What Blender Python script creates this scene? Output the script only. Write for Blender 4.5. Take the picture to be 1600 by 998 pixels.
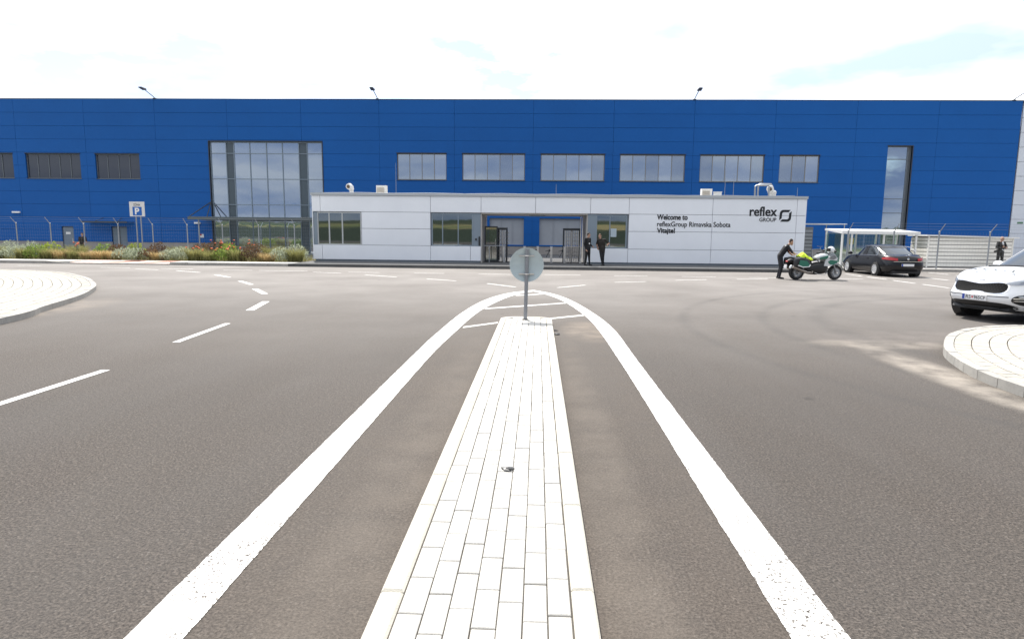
import bpy, bmesh, math, random
from math import radians as R, sin, cos, pi
from mathutils import Vector, Matrix
import numpy as np
random.seed(7)
for o in list(bpy.data.objects): bpy.data.objects.remove(o)
scene = bpy.context.scene
COL = scene.collection

# ------------------------------------------------------------------ camera
cam_d = bpy.data.cameras.new('camera'); cam = bpy.data.objects.new('camera', cam_d); COL.objects.link(cam)
cam_d.sensor_fit = 'HORIZONTAL'; cam_d.sensor_width = 36.0; cam_d.lens = 1007.3 / 1600 * 36
cam_d.clip_start = 0.05; cam_d.clip_end = 5000
pitch, yaw, roll = R(7.714), R(2.245), R(.576)
fw = Vector((-sin(yaw) * cos(pitch), cos(yaw) * cos(pitch), -sin(pitch)))
rt = Vector((cos(yaw), sin(yaw), 0)); up = rt.cross(fw)
rt, up = rt * cos(roll) + up * sin(roll), up * cos(roll) - rt * sin(roll)
m = Matrix((rt, up, -fw)).transposed().to_4x4(); m.translation = (0, 0, 1.75)
cam.matrix_world = m
scene.camera = cam

# ------------------------------------------------------------------ sky, sun, exposure
SUN_EL, SUN_AZ = R(57), R(-21)          # azimuth from +Y, negative = to the left
world = bpy.data.worlds.new('World'); scene.world = world; world.use_nodes = True
nt = world.node_tree; nt.nodes.clear(); N = nt.nodes.new; Lk = nt.links.new
wo = N('ShaderNodeOutputWorld'); bg = N('ShaderNodeBackground'); bg.inputs['Strength'].default_value = 0.12
sky = N('ShaderNodeTexSky'); sky.sky_type = 'NISHITA'; sky.sun_disc = False
sky.sun_elevation = SUN_EL; sky.sun_rotation = SUN_AZ; sky.air_density = 1.0; sky.dust_density = 1.5
bc = N('ShaderNodeBackground'); bc.inputs['Color'].default_value = (.97, .98, 1, 1); bc.inputs['Strength'].default_value = .80
tc = N('ShaderNodeTexCoord'); sx = N('ShaderNodeSeparateXYZ'); Lk(tc.outputs['Generated'], sx.inputs[0])
def mth(op, a, b=None, c=None, tree=None, clamp=False):
    t = tree or nt; n = t.nodes.new('ShaderNodeMath'); n.operation = op; n.use_clamp = clamp
    for i, v in enumerate((a, b, c)):
        if v is None: continue
        if isinstance(v, (int, float)): n.inputs[i].default_value = v
        else: t.links.new(v, n.inputs[i])
    return n.outputs[0]
zz = mth('MAXIMUM', sx.outputs[2], 0.0); zz = mth('ADD', zz, .16)
cxy = N('ShaderNodeCombineXYZ'); Lk(mth('DIVIDE', sx.outputs[0], zz), cxy.inputs[0]); Lk(mth('DIVIDE', sx.outputs[1], zz), cxy.inputs[1])
cxy.inputs[2].default_value = 3.7
nz = N('ShaderNodeTexNoise'); nz.inputs['Scale'].default_value = .95; nz.inputs['Detail'].default_value = 8; nz.inputs['Roughness'].default_value = .58
Lk(cxy.outputs[0], nz.inputs['Vector'])
rp = N('ShaderNodeMapRange'); rp.inputs['From Min'].default_value = .335; rp.inputs['From Max'].default_value = .42
Lk(nz.outputs['Fac'], rp.inputs['Value'])
# cloud bodies: grey-white variation
nz2 = N('ShaderNodeTexNoise'); nz2.inputs['Scale'].default_value = 1.5; nz2.inputs['Detail'].default_value = 6
Lk(cxy.outputs[0], nz2.inputs['Vector'])
cr = N('ShaderNodeValToRGB'); cr.color_ramp.elements[0].position = .32; cr.color_ramp.elements[0].color = (.46, .56, .76, 1)
cr.color_ramp.elements[1].position = .62; cr.color_ramp.elements[1].color = (1, 1, 1, 1)
Lk(nz2.outputs['Fac'], cr.inputs[0])
# forward scattering: cloud is brighter towards the sun
vd = N('ShaderNodeVectorMath'); vd.operation = 'DOT_PRODUCT'; vd.inputs[1].default_value = (sin(SUN_AZ) * cos(SUN_EL), cos(SUN_AZ) * cos(SUN_EL), sin(SUN_EL)); Lk(tc.outputs['Generated'], vd.inputs[0])
fs_ = N('ShaderNodeMapRange'); fs_.interpolation_type = 'SMOOTHSTEP'; fs_.inputs['From Min'].default_value = -.5; fs_.inputs['From Max'].default_value = .8; fs_.inputs['To Min'].default_value = .40; fs_.inputs['To Max'].default_value = 1.15
Lk(vd.outputs['Value'], fs_.inputs['Value']); Lk(fs_.outputs[0], bc.inputs['Strength'])
tn = N('ShaderNodeMix'); tn.data_type = 'RGBA'; tn.blend_type = 'MULTIPLY'; tn.inputs[0].default_value = 1.0; tr_ = N('ShaderNodeValToRGB')
tr_.color_ramp.elements[0].position = .15; tr_.color_ramp.elements[0].color = (.80, .90, 1.06, 1); tr_.color_ramp.elements[1].position = .75; tr_.color_ramp.elements[1].color = (1, 1, 1, 1)
Lk(mth('MULTIPLY_ADD', vd.outputs['Value'], .5, .5), tr_.inputs[0]); Lk(cr.outputs[0], tn.inputs[6]); Lk(tr_.outputs[0], tn.inputs[7]); Lk(tn.outputs[2], bc.inputs['Color'])
mx = N('ShaderNodeMixShader'); Lk(rp.outputs[0], mx.inputs[0]); Lk(sky.outputs[0], bg.inputs['Color'])
Lk(bg.outputs[0], mx.inputs[1]); Lk(bc.outputs[0], mx.inputs[2]); Lk(mx.outputs[0], wo.inputs[0])
sd = bpy.data.lights.new('sun', 'SUN'); sd.energy = 4.0; sd.angle = R(.53); sd.color = (1, .955, .89)
sun = bpy.data.objects.new('sun', sd); COL.objects.link(sun)
sv = Vector((sin(SUN_AZ) * cos(SUN_EL), cos(SUN_AZ) * cos(SUN_EL), sin(SUN_EL)))
sun.rotation_euler = (-sv).to_track_quat('-Z', 'Y').to_euler(); sun.location = (0, 0, 40)
scene.view_settings.view_transform = 'Standard'; scene.view_settings.look = 'None'
scene.view_settings.exposure = .72; scene.view_settings.gamma = 1.0
scene.render.engine = 'CYCLES'; scene.render.resolution_x = 1024; scene.render.resolution_y = 638

# ------------------------------------------------------------------ materials
MATS = {}
def M(name, col, rough=.6, metal=0., spec=.5, var=.0, vscale=3., bump=0., bscale=60., emis=None, coat=0., stretch=None):
    if name in MATS: return MATS[name]
    mt = bpy.data.materials.new(name); mt.use_nodes = True; t = mt.node_tree
    b = t.nodes['Principled BSDF']; b.inputs['Roughness'].default_value = rough; b.inputs['Metallic'].default_value = metal
    b.inputs['Specular IOR Level'].default_value = spec; b.inputs['Base Color'].default_value = (*col, 1); b.inputs['Coat Weight'].default_value = coat
    b.inputs['Coat Roughness'].default_value = .04
    g = t.nodes.new('ShaderNodeNewGeometry'); vec = g.outputs['Position']
    if stretch:
        mp = t.nodes.new('ShaderNodeMapping'); mp.inputs['Scale'].default_value = stretch; t.links.new(vec, mp.inputs[0]); vec = mp.outputs[0]
    if var > 0:
        n = t.nodes.new('ShaderNodeTexNoise'); n.inputs['Scale'].default_value = vscale; n.inputs['Detail'].default_value = 6; n.inputs['Roughness'].default_value = .65
        t.links.new(vec, n.inputs['Vector'])
        mr = t.nodes.new('ShaderNodeMapRange'); mr.inputs['From Min'].default_value = .3; mr.inputs['From Max'].default_value = .7
        mr.inputs['To Min'].default_value = 1 - var; mr.inputs['To Max'].default_value = 1 + var * .6
        t.links.new(n.outputs['Fac'], mr.inputs['Value'])
        oi = t.nodes.new('ShaderNodeObjectInfo'); k = mth('MULTIPLY_ADD', oi.outputs['Random'], var * .7, 1 - var * .35, tree=t)
        k = mth('MULTIPLY', k, mr.outputs[0], tree=t)
        vm = t.nodes.new('ShaderNodeVectorMath'); vm.operation = 'SCALE'; vm.inputs[0].default_value = col; t.links.new(k, vm.inputs['Scale'])
        t.links.new(vm.outputs[0], b.inputs['Base Color'])
    if bump > 0:
        n = t.nodes.new('ShaderNodeTexNoise'); n.inputs['Scale'].default_value = bscale; n.inputs['Detail'].default_value = 4
        t.links.new(vec, n.inputs['Vector']); bp = t.nodes.new('ShaderNodeBump'); bp.inputs['Strength'].default_value = bump; bp.inputs['Distance'].default_value = .01
        t.links.new(n.outputs['Fac'], bp.inputs['Height']); t.links.new(bp.outputs[0], b.inputs['Normal'])
    if emis: b.inputs['Emission Color'].default_value = (*emis, 1); b.inputs['Emission Strength'].default_value = 1
    MATS[name] = mt; return mt

def glass_mat(name, tint, dark, fac, rough=.02, wav=.0):
    mt = bpy.data.materials.new(name); mt.use_nodes = True; t = mt.node_tree; t.nodes.clear()
    out = t.nodes.new('ShaderNodeOutputMaterial'); mxs = t.nodes.new('ShaderNodeMixShader')
    gl = t.nodes.new('ShaderNodeBsdfGlossy'); gl.inputs['Color'].default_value = (*tint, 1); gl.inputs['Roughness'].default_value = rough
    di = t.nodes.new('ShaderNodeBsdfDiffuse'); di.inputs['Color'].default_value = (*dark, 1)
    lw = t.nodes.new('ShaderNodeFresnel'); lw.inputs['IOR'].default_value = 1.5
    f = mth('MULTIPLY_ADD', lw.outputs[0], .9, fac, tree=t, clamp=True)
    t.links.new(f, mxs.inputs[0]); t.links.new(di.outputs[0], mxs.inputs[1]); t.links.new(gl.outputs[0], mxs.inputs[2]); t.links.new(mxs.outputs[0], out.inputs[0])
    if wav:
        g = t.nodes.new('ShaderNodeNewGeometry'); n = t.nodes.new('ShaderNodeTexNoise'); n.inputs['Scale'].default_value = .7
        t.links.new(g.outputs['Position'], n.inputs['Vector']); bp = t.nodes.new('ShaderNodeBump'); bp.inputs['Strength'].default_value = wav; bp.inputs['Distance'].default_value = .02
        t.links.new(n.outputs['Fac'], bp.inputs['Height']); t.links.new(bp.outputs[0], gl.inputs['Normal'])
    MATS[name] = mt; return mt

def clear_glass(name, tint=(.75, .9, .85), fac=.72):
    mt = bpy.data.materials.new(name); mt.use_nodes = True; t = mt.node_tree; t.nodes.clear()
    out = t.nodes.new('ShaderNodeOutputMaterial'); mxs = t.nodes.new('ShaderNodeMixShader'); mxs.inputs[0].default_value = fac
    gl = t.nodes.new('ShaderNodeBsdfGlossy'); gl.inputs['Roughness'].default_value = .02
    tr = t.nodes.new('ShaderNodeBsdfTransparent'); tr.inputs['Color'].default_value = (*tint, 1)
    t.links.new(gl.outputs[0], mxs.inputs[1]); t.links.new(tr.outputs[0], mxs.inputs[2]); t.links.new(mxs.outputs[0], out.inputs[0])
    MATS[name] = mt; return mt

def leaf_mat(name, col):
    mt = M(name, col, .7, var=.35, vscale=9); t = mt.node_tree; b = t.nodes['Principled BSDF']; out = [n for n in t.nodes if n.type == 'OUTPUT_MATERIAL'][0]
    tl = t.nodes.new('ShaderNodeBsdfTranslucent'); src = b.inputs['Base Color'].links[0].from_socket; t.links.new(src, tl.inputs['Color'])
    mx_ = t.nodes.new('ShaderNodeMixShader'); mx_.inputs[0].default_value = .5; t.links.new(b.outputs[0], mx_.inputs[1]); t.links.new(tl.outputs[0], mx_.inputs[2]); t.links.new(mx_.outputs[0], out.inputs[0])
    return mt

def asphalt_mat(name, paint=False):
    mt = bpy.data.materials.new(name); mt.use_nodes = True; t = mt.node_tree; b = t.nodes['Principled BSDF']
    g = t.nodes.new('ShaderNodeNewGeometry'); P = g.outputs['Position']
    def noise(sc, det=4, ro=.6, vec=P):
        n = t.nodes.new('ShaderNodeTexNoise'); n.inputs['Scale'].default_value = sc; n.inputs['Detail'].default_value = det; n.inputs['Roughness'].default_value = ro
        t.links.new(vec, n.inputs['Vector']); return n.outputs['Fac']
    def mr(v, a, bb, c, d, smooth=False):
        n = t.nodes.new('ShaderNodeMapRange'); n.inputs['From Min'].default_value = a; n.inputs['From Max'].default_value = bb; n.inputs['To Min'].default_value = c; n.inputs['To Max'].default_value = d
        if smooth: n.interpolation_type = 'SMOOTHSTEP'
        t.links.new(v, n.inputs['Value']); return n.outputs[0]
    def mixc(f, a, c):
        n = t.nodes.new('ShaderNodeMix'); n.data_type = 'RGBA'
        if isinstance(f, float): n.inputs[0].default_value = f
        else: t.links.new(f, n.inputs[0])
        for i, v in ((6, a), (7, c)):
            if isinstance(v, tuple): n.inputs[i].default_value = (*v, 1)
            else: t.links.new(v, n.inputs[i])
        return n.outputs[2]
    s = t.nodes.new('ShaderNodeSeparateXYZ'); t.links.new(P, s.inputs[0])
    grain = noise(95, 3, .75); vo = t.nodes.new('ShaderNodeTexVoronoi'); vo.inputs['Scale'].default_value = 110; t.links.new(P, vo.inputs['Vector'])
    grain = noise(62, 2, .8); coarse = noise(21, 3, .7)
    base = mixc(mr(grain, .34, .68, 0, 1), (.015, .0122, .0100), (.140, .117, .098))
    base = mixc(mr(coarse, .38, .62, .45, 0), base, (.034, .029, .025))
    # lighter stones
    base = mixc(mr(vo.outputs['Color'], .84, .98, 0, .6), base, (.19, .172, .155))
    # worn patches, long along the road
    mp = t.nodes.new('ShaderNodeMapping'); mp.inputs['Scale'].default_value = (1.4, .28, 1); t.links.new(P, mp.inputs[0])
    big = noise(.55, 5, .6, mp.outputs[0]); base = mixc(mr(big, .38, .74, 0, .28), base, (.105, .098, .092))
    big2 = noise(.16, 4, .6); base = mixc(mr(big2, .42, .68, 0, .35), base, (.042, .040, .038))
    # paler with distance: glancing glare painted into the colour, along with road dust
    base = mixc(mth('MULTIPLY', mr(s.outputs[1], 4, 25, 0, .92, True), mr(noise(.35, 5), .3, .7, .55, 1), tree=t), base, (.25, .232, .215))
    # dust in the strip beside the refuge which nobody drives over
    ax = mth('ABSOLUTE', mth('ADD', s.outputs[0], .2, tree=t), tree=t)
    d1 = mth('MULTIPLY', mr(ax, 1.15, 1.75, 1, 0, True), mr(s.outputs[1], 11, 17, 1, 0, True), tree=t)
    d1 = mth('MULTIPLY', d1, mr(noise(2.2, 5), .3, .65, .12, .30), tree=t)
    base = mixc(d1, base, (.112, .090, .071))
    # sand swept up by the right-hand corner kerb
    def blob(x, y, rx, ry, amt, c):
        nonlocal base
        dx = mth('DIVIDE', mth('SUBTRACT', s.outputs[0], x, tree=t), rx, tree=t); dy = mth('DIVIDE', mth('SUBTRACT', s.outputs[1], y, tree=t), ry, tree=t)
        rr = mth('ADD', mth('MULTIPLY', dx, dx, tree=t), mth('MULTIPLY', dy, dy, tree=t), tree=t)
        k = mth('MULTIPLY', mr(rr, 0, 1, amt, 0, True), mr(noise(1.9, 6), .34, .62, .1, 1), tree=t); base = mixc(k, base, c)
    blob(5.6, 10.6, 1.5, .55, .5, (.30, .265, .22)); blob(5.2, 8.0, .45, 3.0, .7, (.36, .32, .27)); blob(-10.6, 13.2, 1.1, 3.2, .45, (.26, .22, .18))
    blob(.95, 11.6, .6, 1.5, .5, (.28, .23, .18)); blob(-.95, 4., .35, 8, .2, (.2, .17, .14)); blob(.5, 4., .3, 8, .25, (.2, .17, .14))
    blob(7.5, 11.2, 3.4, 1.4, .25, (.24, .21, .19))
    # tyre tracks: thin arcs
    for (ax0, ay0, rad, wd) in ((13.05, 11.56, 10.18, .20), (13.05, 11.56, 7.45, .35), (13.3, 11.2, 8.9, .22)):
        dx = mth('SUBTRACT', s.outputs[0], ax0, tree=t); dy = mth('SUBTRACT', s.outputs[1], ay0, tree=t)
        rr = mth('SQRT', mth('ADD', mth('MULTIPLY', dx, dx, tree=t), mth('MULTIPLY', dy, dy, tree=t), tree=t), tree=t)
        k = mr(mth('ABSOLUTE', mth('SUBTRACT', rr, rad, tree=t), tree=t), 0, wd, .24, 0, True)
        k = mth('MULTIPLY', k, mr(dx, 1, -3.5, 0, 1, True), tree=t); k = mth('MULTIPLY', k, mr(noise(.9, 4), .32, .55, .2, 1), tree=t)
        base = mixc(k, base, (.045, .044, .043))
    if paint:
        hole = mth('MULTIPLY', mr(noise(55, 4, .8), .52, .56, 0, 1), mr(noise(1.1, 3), .36, .60, .2, 1), tree=t)
        white = mixc(mr(noise(3, 5), .3, .7, 0, 1), (.62, .61, .58), (.80, .79, .76))
        base = mixc(hole, white, base)
    vo2 = t.nodes.new('ShaderNodeTexVoronoi'); vo2.inputs['Scale'].default_value = .9; t.links.new(P, vo2.inputs['Vector'])
    base = mixc(mth('MULTIPLY', mr(vo2.outputs['Distance'], .03, .075, .5, 0, True), mr(noise(.5, 2), .5, .6, 0, 1), tree=t), base, (.022, .02, .018))
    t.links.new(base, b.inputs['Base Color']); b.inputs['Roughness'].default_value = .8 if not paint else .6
    b.inputs['Specular IOR Level'].default_value = .25
    bp = t.nodes.new('ShaderNodeBump'); bp.inputs['Strength'].default_value = .8 if not paint else .3; bp.inputs['Distance'].default_value = .009
    t.links.new(grain, bp.inputs['Height']); t.links.new(bp.outputs[0], b.inputs['Normal'])
    MATS[name] = mt; return mt

asphalt = asphalt_mat('asphalt'); paint = asphalt_mat('road_paint', True)
blue = M('blue_panel', (.006, .101, .365), .5, 0, .25, var=.05, vscale=.35)
blue_core = M('blue_joint', (.005, .045, .165), .6)
white_p = M('white_panel', (.84, .865, .905), .42, 0, .4, var=.04, vscale=.5)
white_core = M('white_joint', (.20, .22, .25), .6)
grey_fr = M('window_frame_grey', (.16, .18, .20), .45, .2)
frame_blue = M('frame_bluegrey', (.22, .27, .32), .45, .1)
alu = M('aluminium', (.55, .57, .58), .38, .8, var=.06, vscale=5)
steel = M('galvanised_steel', (.36, .38, .40), .45, .7, var=.15, vscale=14)
steel_dk = M('dark_steel', (.06, .065, .07), .45, .4)
stainless = M('stainless', (.62, .60, .57), .3, .9)
concrete = M('concrete', (.36, .345, .33), .85, var=.18, vscale=3, bump=.3)
pave_shade = M('grey_paving_shaded', (.10, .10, .10), .85, var=.2, vscale=4, bump=.2)  # grey paving, colour darkened where the gatehouse's cast shadow falls short
kerb_m = M('kerb_concrete', (.36, .345, .315), .85, var=.18, vscale=6, bump=.35, bscale=90)
kerb_y = M('kerb_pale', (.52, .495, .43), .85, var=.12, vscale=4, bump=.3, bscale=120)
paver_m = M('paver_white', (.48, .465, .43), .85, var=.12, vscale=7, bump=.3, bscale=130)
paver_c = M('paver_cream', (.42, .395, .345), .85, var=.18, vscale=5, bump=.3, bscale=130)
joint_m = M('joint_sand', (.085, .075, .062), .95, var=.3, vscale=20)
paver_red = M('paver_red', (.45, .20, .15), .85, var=.15, vscale=6)
plinth_m = M('plinth_render', (.30, .28, .265), .9, var=.12, vscale=2)
black = M('black_plastic', (.012, .012, .013), .45)
rubber = M('rubber', (.02, .02, .02), .8, bump=.2)
white_paint = M('white_paint', (.78, .78, .76), .4, var=.04)
cream = M('cream_board', (.90, .875, .80), .55, var=.06, vscale=3)
lamp_white = M('lamp_lens', (.85, .85, .85), .25)
text_blk = M('lettering_black', (.012, .014, .018), .5)
glass = glass_mat('facade_glass', (.84, .92, 1), (.06, .08, .12), .54, wav=.12)
glass_dk = glass_mat('dark_glass', (.75, .82, .95), (.035, .036, .042), .06, wav=.08)
glass_gate = glass_mat('gatehouse_glass', (.85, .92, .95), (.02, .028, .026), .27, wav=.04)
glass_b = glass_mat('facade_glass_b', (.82, .90, 1), (.09, .11, .15), .44, wav=.12); glass_c = glass_mat('facade_glass_c', (.82, .90, 1), (.13, .15, .19), .56, wav=.12)
blind = M('blind_grey', (.33, .35, .38), .6, var=.06, vscale=2)
clear = clear_glass('clear_glass')

# ------------------------------------------------------------------ mesh helpers
class MB:
    def __init__(s): s.v = []; s.f = []
    def add(s, vs, fs):
        n = len(s.v); s.v += [tuple(map(float, p)) for p in vs]; s.f += [tuple(i + n for i in f) for f in fs]; return s
    def box(s, x0, x1, y0, y1, z0, z1):
        return s.hexa([(x0, y0, z0), (x1, y0, z0), (x1, y1, z0), (x0, y1, z0), (x0, y0, z1), (x1, y0, z1), (x1, y1, z1), (x0, y1, z1)])
    def hexa(s, p): return s.add(p, [(3, 2, 1, 0), (4, 5, 6, 7), (0, 1, 5, 4), (1, 2, 6, 5), (2, 3, 7, 6), (3, 0, 4, 7)])
    def cbox(s, x0, x1, y0, y1, z0, z1, c):      # box with chamfered front (-y) edges
        return s.add([(x0, y1, z0), (x1, y1, z0), (x1, y1, z1), (x0, y1, z1), (x0, y0 + c, z0), (x1, y0 + c, z0), (x1, y0 + c, z1), (x0, y0 + c, z1),
                      (x0 + c, y0, z0 + c), (x1 - c, y0, z0 + c), (x1 - c, y0, z1 - c), (x0 + c, y0, z1 - c)],
                     [(0, 3, 2, 1), (0, 1, 5, 4), (1, 2, 6, 5), (2, 3, 7, 6), (3, 0, 4, 7), (4, 5, 9, 8), (5, 6, 10, 9), (6, 7, 11, 10), (7, 4, 8, 11), (8, 9, 10, 11)])
    def tbox(s, x0, x1, y0, y1, z0, z1, c):      # box with chamfered top edges
        return s.add([(x0, y0, z0), (x1, y0, z0), (x1, y1, z0), (x0, y1, z0), (x0, y0, z1 - c), (x1, y0, z1 - c), (x1, y1, z1 - c), (x0, y1, z1 - c),
                      (x0 + c, y0 + c, z1), (x1 - c, y0 + c, z1), (x1 - c, y1 - c, z1), (x0 + c, y1 - c, z1)],
                     [(3, 2, 1, 0), (0, 1, 5, 4), (1, 2, 6, 5), (2, 3, 7, 6), (3, 0, 4, 7), (4, 5, 9, 8), (5, 6, 10, 9), (6, 7, 11, 10), (7, 4, 8, 11), (8, 9, 10, 11)])
    def cyl(s, p0, p1, r0, r1=None, n=12):
        r1 = r0 if r1 is None else r1; p0, p1 = Vector(p0), Vector(p1); d = (p1 - p0)
        if d.length < 1e-6: return s
        d.normalize(); a = d.orthogonal().normalized(); b = d.cross(a); vs = []; fs = []
        for p, r in ((p0, r0), (p1, r1)): vs += [p + a * (r * cos(2 * pi * i / n)) + b * (r * sin(2 * pi * i / n)) for i in range(n)]
        fs = [(i, (i + 1) % n, n + (i + 1) % n, n + i) for i in range(n)] + [tuple(range(n))[::-1], tuple(range(n, 2 * n))]
        return s.add(vs, fs)
    def tube(s, pts, r, n=8, closed=False):
        pts = [Vector(p) for p in pts]; k = len(pts); vs = []; fs = []; a = None
        rs = r if isinstance(r, (list, tuple)) else [r] * k
        for i, p in enumerate(pts):
            q0 = pts[(i - 1) % k] if (closed or i > 0) else p; q1 = pts[(i + 1) % k] if (closed or i < k - 1) else p
            d = (q1 - q0).normalized()
            a = d.orthogonal().normalized() if a is None else (a - d * a.dot(d)).normalized(); b = d.cross(a)
            vs += [p + a * (rs[i] * cos(2 * pi * j / n)) + b * (rs[i] * sin(2 * pi * j / n)) for j in range(n)]
        for i in range(k if closed else k - 1):
            i2 = (i + 1) % k; fs += [(i * n + j, i * n + (j + 1) % n, i2 * n + (j + 1) % n, i2 * n + j) for j in range(n)]
        if not closed: fs += [tuple(range(n))[::-1], tuple(range((k - 1) * n, k * n))]
        return s.add(vs, fs)
    def lathe(s, prof, c=(0, 0, 0), axis='Z', n=24, a0=0, a1=2 * pi):
        full = abs(a1 - a0 - 2 * pi) < 1e-6; vs = []; k = len(prof); m_ = n if full else n + 1
        for i in range(m_):
            t = a0 + (a1 - a0) * i / n
            for (r, h) in prof:
                x, y, z = r * cos(t), r * sin(t), h
                if axis == 'Y': x, y, z = x, h, z if False else y
                if axis == 'X': x, y, z = h, r * cos(t), r * sin(t)
                if axis == 'Y': x, y, z = r * cos(t), h, r * sin(t)
                vs.append((c[0] + x, c[1] + y, c[2] + z))
        fs = []
        for i in range(n):
            i2 = (i + 1) % m_
            for j in range(k - 1): fs.append((i * k + j, i2 * k + j, i2 * k + j + 1, i * k + j + 1))
        return s.add(vs, fs)
    def ell(s, c, r, nu=16, nv=10, rot=None):
        vs = []; fs = []
        for i in range(nv + 1):
            ph = -pi / 2 + pi * i / nv
            for j in range(nu):
                th = 2 * pi * j / nu; p = Vector((r[0] * cos(ph) * cos(th), r[1] * cos(ph) * sin(th), r[2] * sin(ph)))
                if rot is not None: p = rot @ p
                vs.append((c[0] + p.x, c[1] + p.y, c[2] + p.z))
        for i in range(nv):
            for j in range(nu): fs.append((i * nu + j, i * nu + (j + 1) % nu, (i + 1) * nu + (j + 1) % nu, (i + 1) * nu + j))
        return s.add(vs, fs)
    def prism(s, poly, lo, hi, f):       # poly of 2-d points, f maps (u,v,h)->xyz
        n = len(poly); vs = [f(u, v, lo) for u, v in poly] + [f(u, v, hi) for u, v in poly]
        return s.add(vs, [tuple(range(n))[::-1], tuple(range(n, 2 * n))] + [(i, (i + 1) % n, n + (i + 1) % n, n + i) for i in range(n)])
    def build(s, name, mat, parent=None, smooth=False, off=None, merge=False, auto=None):
        me = bpy.data.meshes.new(name); v = s.v
        if off is not None: v = [(a - off[0], b - off[1], c - off[2]) for a, b, c in v]
        me.from_pydata(v, [], s.f)
        bm = bmesh.new(); bm.from_mesh(me)
        if merge: bmesh.ops.remove_doubles(bm, verts=bm.verts, dist=1e-5)
        bmesh.ops.recalc_face_normals(bm, faces=bm.faces); bm.to_mesh(me); bm.free()
        me.materials.append(mat)
        if smooth:
            me.polygons.foreach_set('use_smooth', [True] * len(me.polygons))
            try: me.set_sharp_from_angle(angle=auto if auto else R(40))
            except Exception: pass
        o = bpy.data.objects.new(name, me); COL.objects.link(o)
        if parent is not None: o.parent = parent
        return o
def tag(o, label=None, cat=None, group=None, kind=None):
    if label: o['label'] = label
    if cat: o['category'] = cat
    if group: o['group'] = group
    if kind: o['kind'] = kind
    return o
def empty(name, loc, rz=0, label=None, cat=None, group=None, kind=None):
    o = bpy.data.objects.new(name, None); COL.objects.link(o); o.location = loc; o.rotation_euler = (0, 0, rz); o.empty_display_size = .2
    return tag(o, label, cat, group, kind)
def shared(name, src, parent, loc):
    o = bpy.data.objects.new(name, src.data); COL.objects.link(o); o.parent = parent; o.location = loc; return o
def copy_tree(o, parent=None):
    c = o.copy(); COL.objects.link(c); c.parent = parent
    for ch in o.children: copy_tree(ch, c)
    return c
def subtract(rect, holes):
    rs = [rect]
    for (a, b, c, d) in holes:
        out = []
        for (x0, x1, z0, z1) in rs:
            if b <= x0 or a >= x1 or d <= z0 or c >= z1: out.append((x0, x1, z0, z1)); continue
            if a > x0: out.append((x0, a, z0, z1))
            if b < x1: out.append((b, x1, z0, z1))
            m0, m1 = max(a, x0), min(b, x1)
            if c > z0: out.append((m0, m1, z0, c))
            if d < z1: out.append((m0, m1, d, z1))
        rs = out
    return [r for r in rs if r[1] - r[0] > .02 and r[3] - r[2] > .02]
def text_mesh(name, body, x0, x1, z0, z1, y, mat, parent, off, bold=0., depth=.015, rotm=None, fat=0.):
    cu = bpy.data.curves.new(name, 'FONT'); cu.body = body; cu.size = 1; cu.offset = bold; cu.extrude = 0; cu.resolution_u = 4
    t = bpy.data.objects.new(name, cu); COL.objects.link(t); bpy.context.view_layer.update()
    me = bpy.data.meshes.new_from_object(t.evaluated_get(bpy.context.evaluated_depsgraph_get()))
    bpy.data.objects.remove(t); bpy.data.curves.remove(cu)
    vs = np.array([v.co[:] for v in me.vertices]); a, b = vs.min(0), vs.max(0)
    fs = [tuple(p.vertices) for p in me.polygons]; bpy.data.meshes.remove(me)
    u = (vs[:, 0] - a[0]) / (b[0] - a[0]) * (x1 - x0) + x0; w = (vs[:, 1] - a[1]) / (b[1] - a[1]) * (z1 - z0) + z0
    mb = MB()
    if rotm is None:
        sh = [(0, 0)] + ([(fat, 0), (-fat, 0), (0, fat), (0, -fat), (fat * .7, fat * .7), (-fat * .7, fat * .7), (fat * .7, -fat * .7), (-fat * .7, -fat * .7)] if fat else [])
        for k, (du, dw) in enumerate(sh): mb.add([(p + du, y - k * .0007, q + dw) for p, q in zip(u, w)], fs)
    else: mb.add([rotm(p, q) for p, q in zip(u, w)], fs)
    return mb.build(name, mat, parent, off=off)

def catmull(pts, n=10):
    out = []
    for i in range(len(pts) - 1):
        p0 = Vector(pts[max(i - 1, 0)]); p1 = Vector(pts[i]); p2 = Vector(pts[i + 1]); p3 = Vector(pts[min(i + 2, len(pts) - 1)])
        for j in range(n):
            t = j / n
            out.append(.5 * ((2 * p1) + (p2 - p0) * t + (2 * p0 - 5 * p1 + 4 * p2 - p3) * t * t + (3 * p1 - p0 - 3 * p2 + p3) * t ** 3))
    out.append(Vector(pts[-1])); return out
def resample(pts, step):
    out = [pts[0].copy()]; acc = 0
    for a, b in zip(pts, pts[1:]):
        L = (b - a).length; d = step - acc
        while d <= L and L > 0:
            out.append(a.lerp(b, d / L)); d += step
        acc = (acc + L) % step if L > 0 else acc
    return out
def project(p):
    d = Vector(p) - Vector((0, 0, 1.75)); z = d.dot(fw)
    if z <= .05: return (-9e3, -9e3)
    return (800 + 1007.3 * d.dot(rt) / z, 499 - 1007.3 * d.dot(up) / z)
def in_frame(p, mg=25):
    a, b = project(p); return -mg < a < 1600 + mg and -mg < b < 998 + mg

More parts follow.
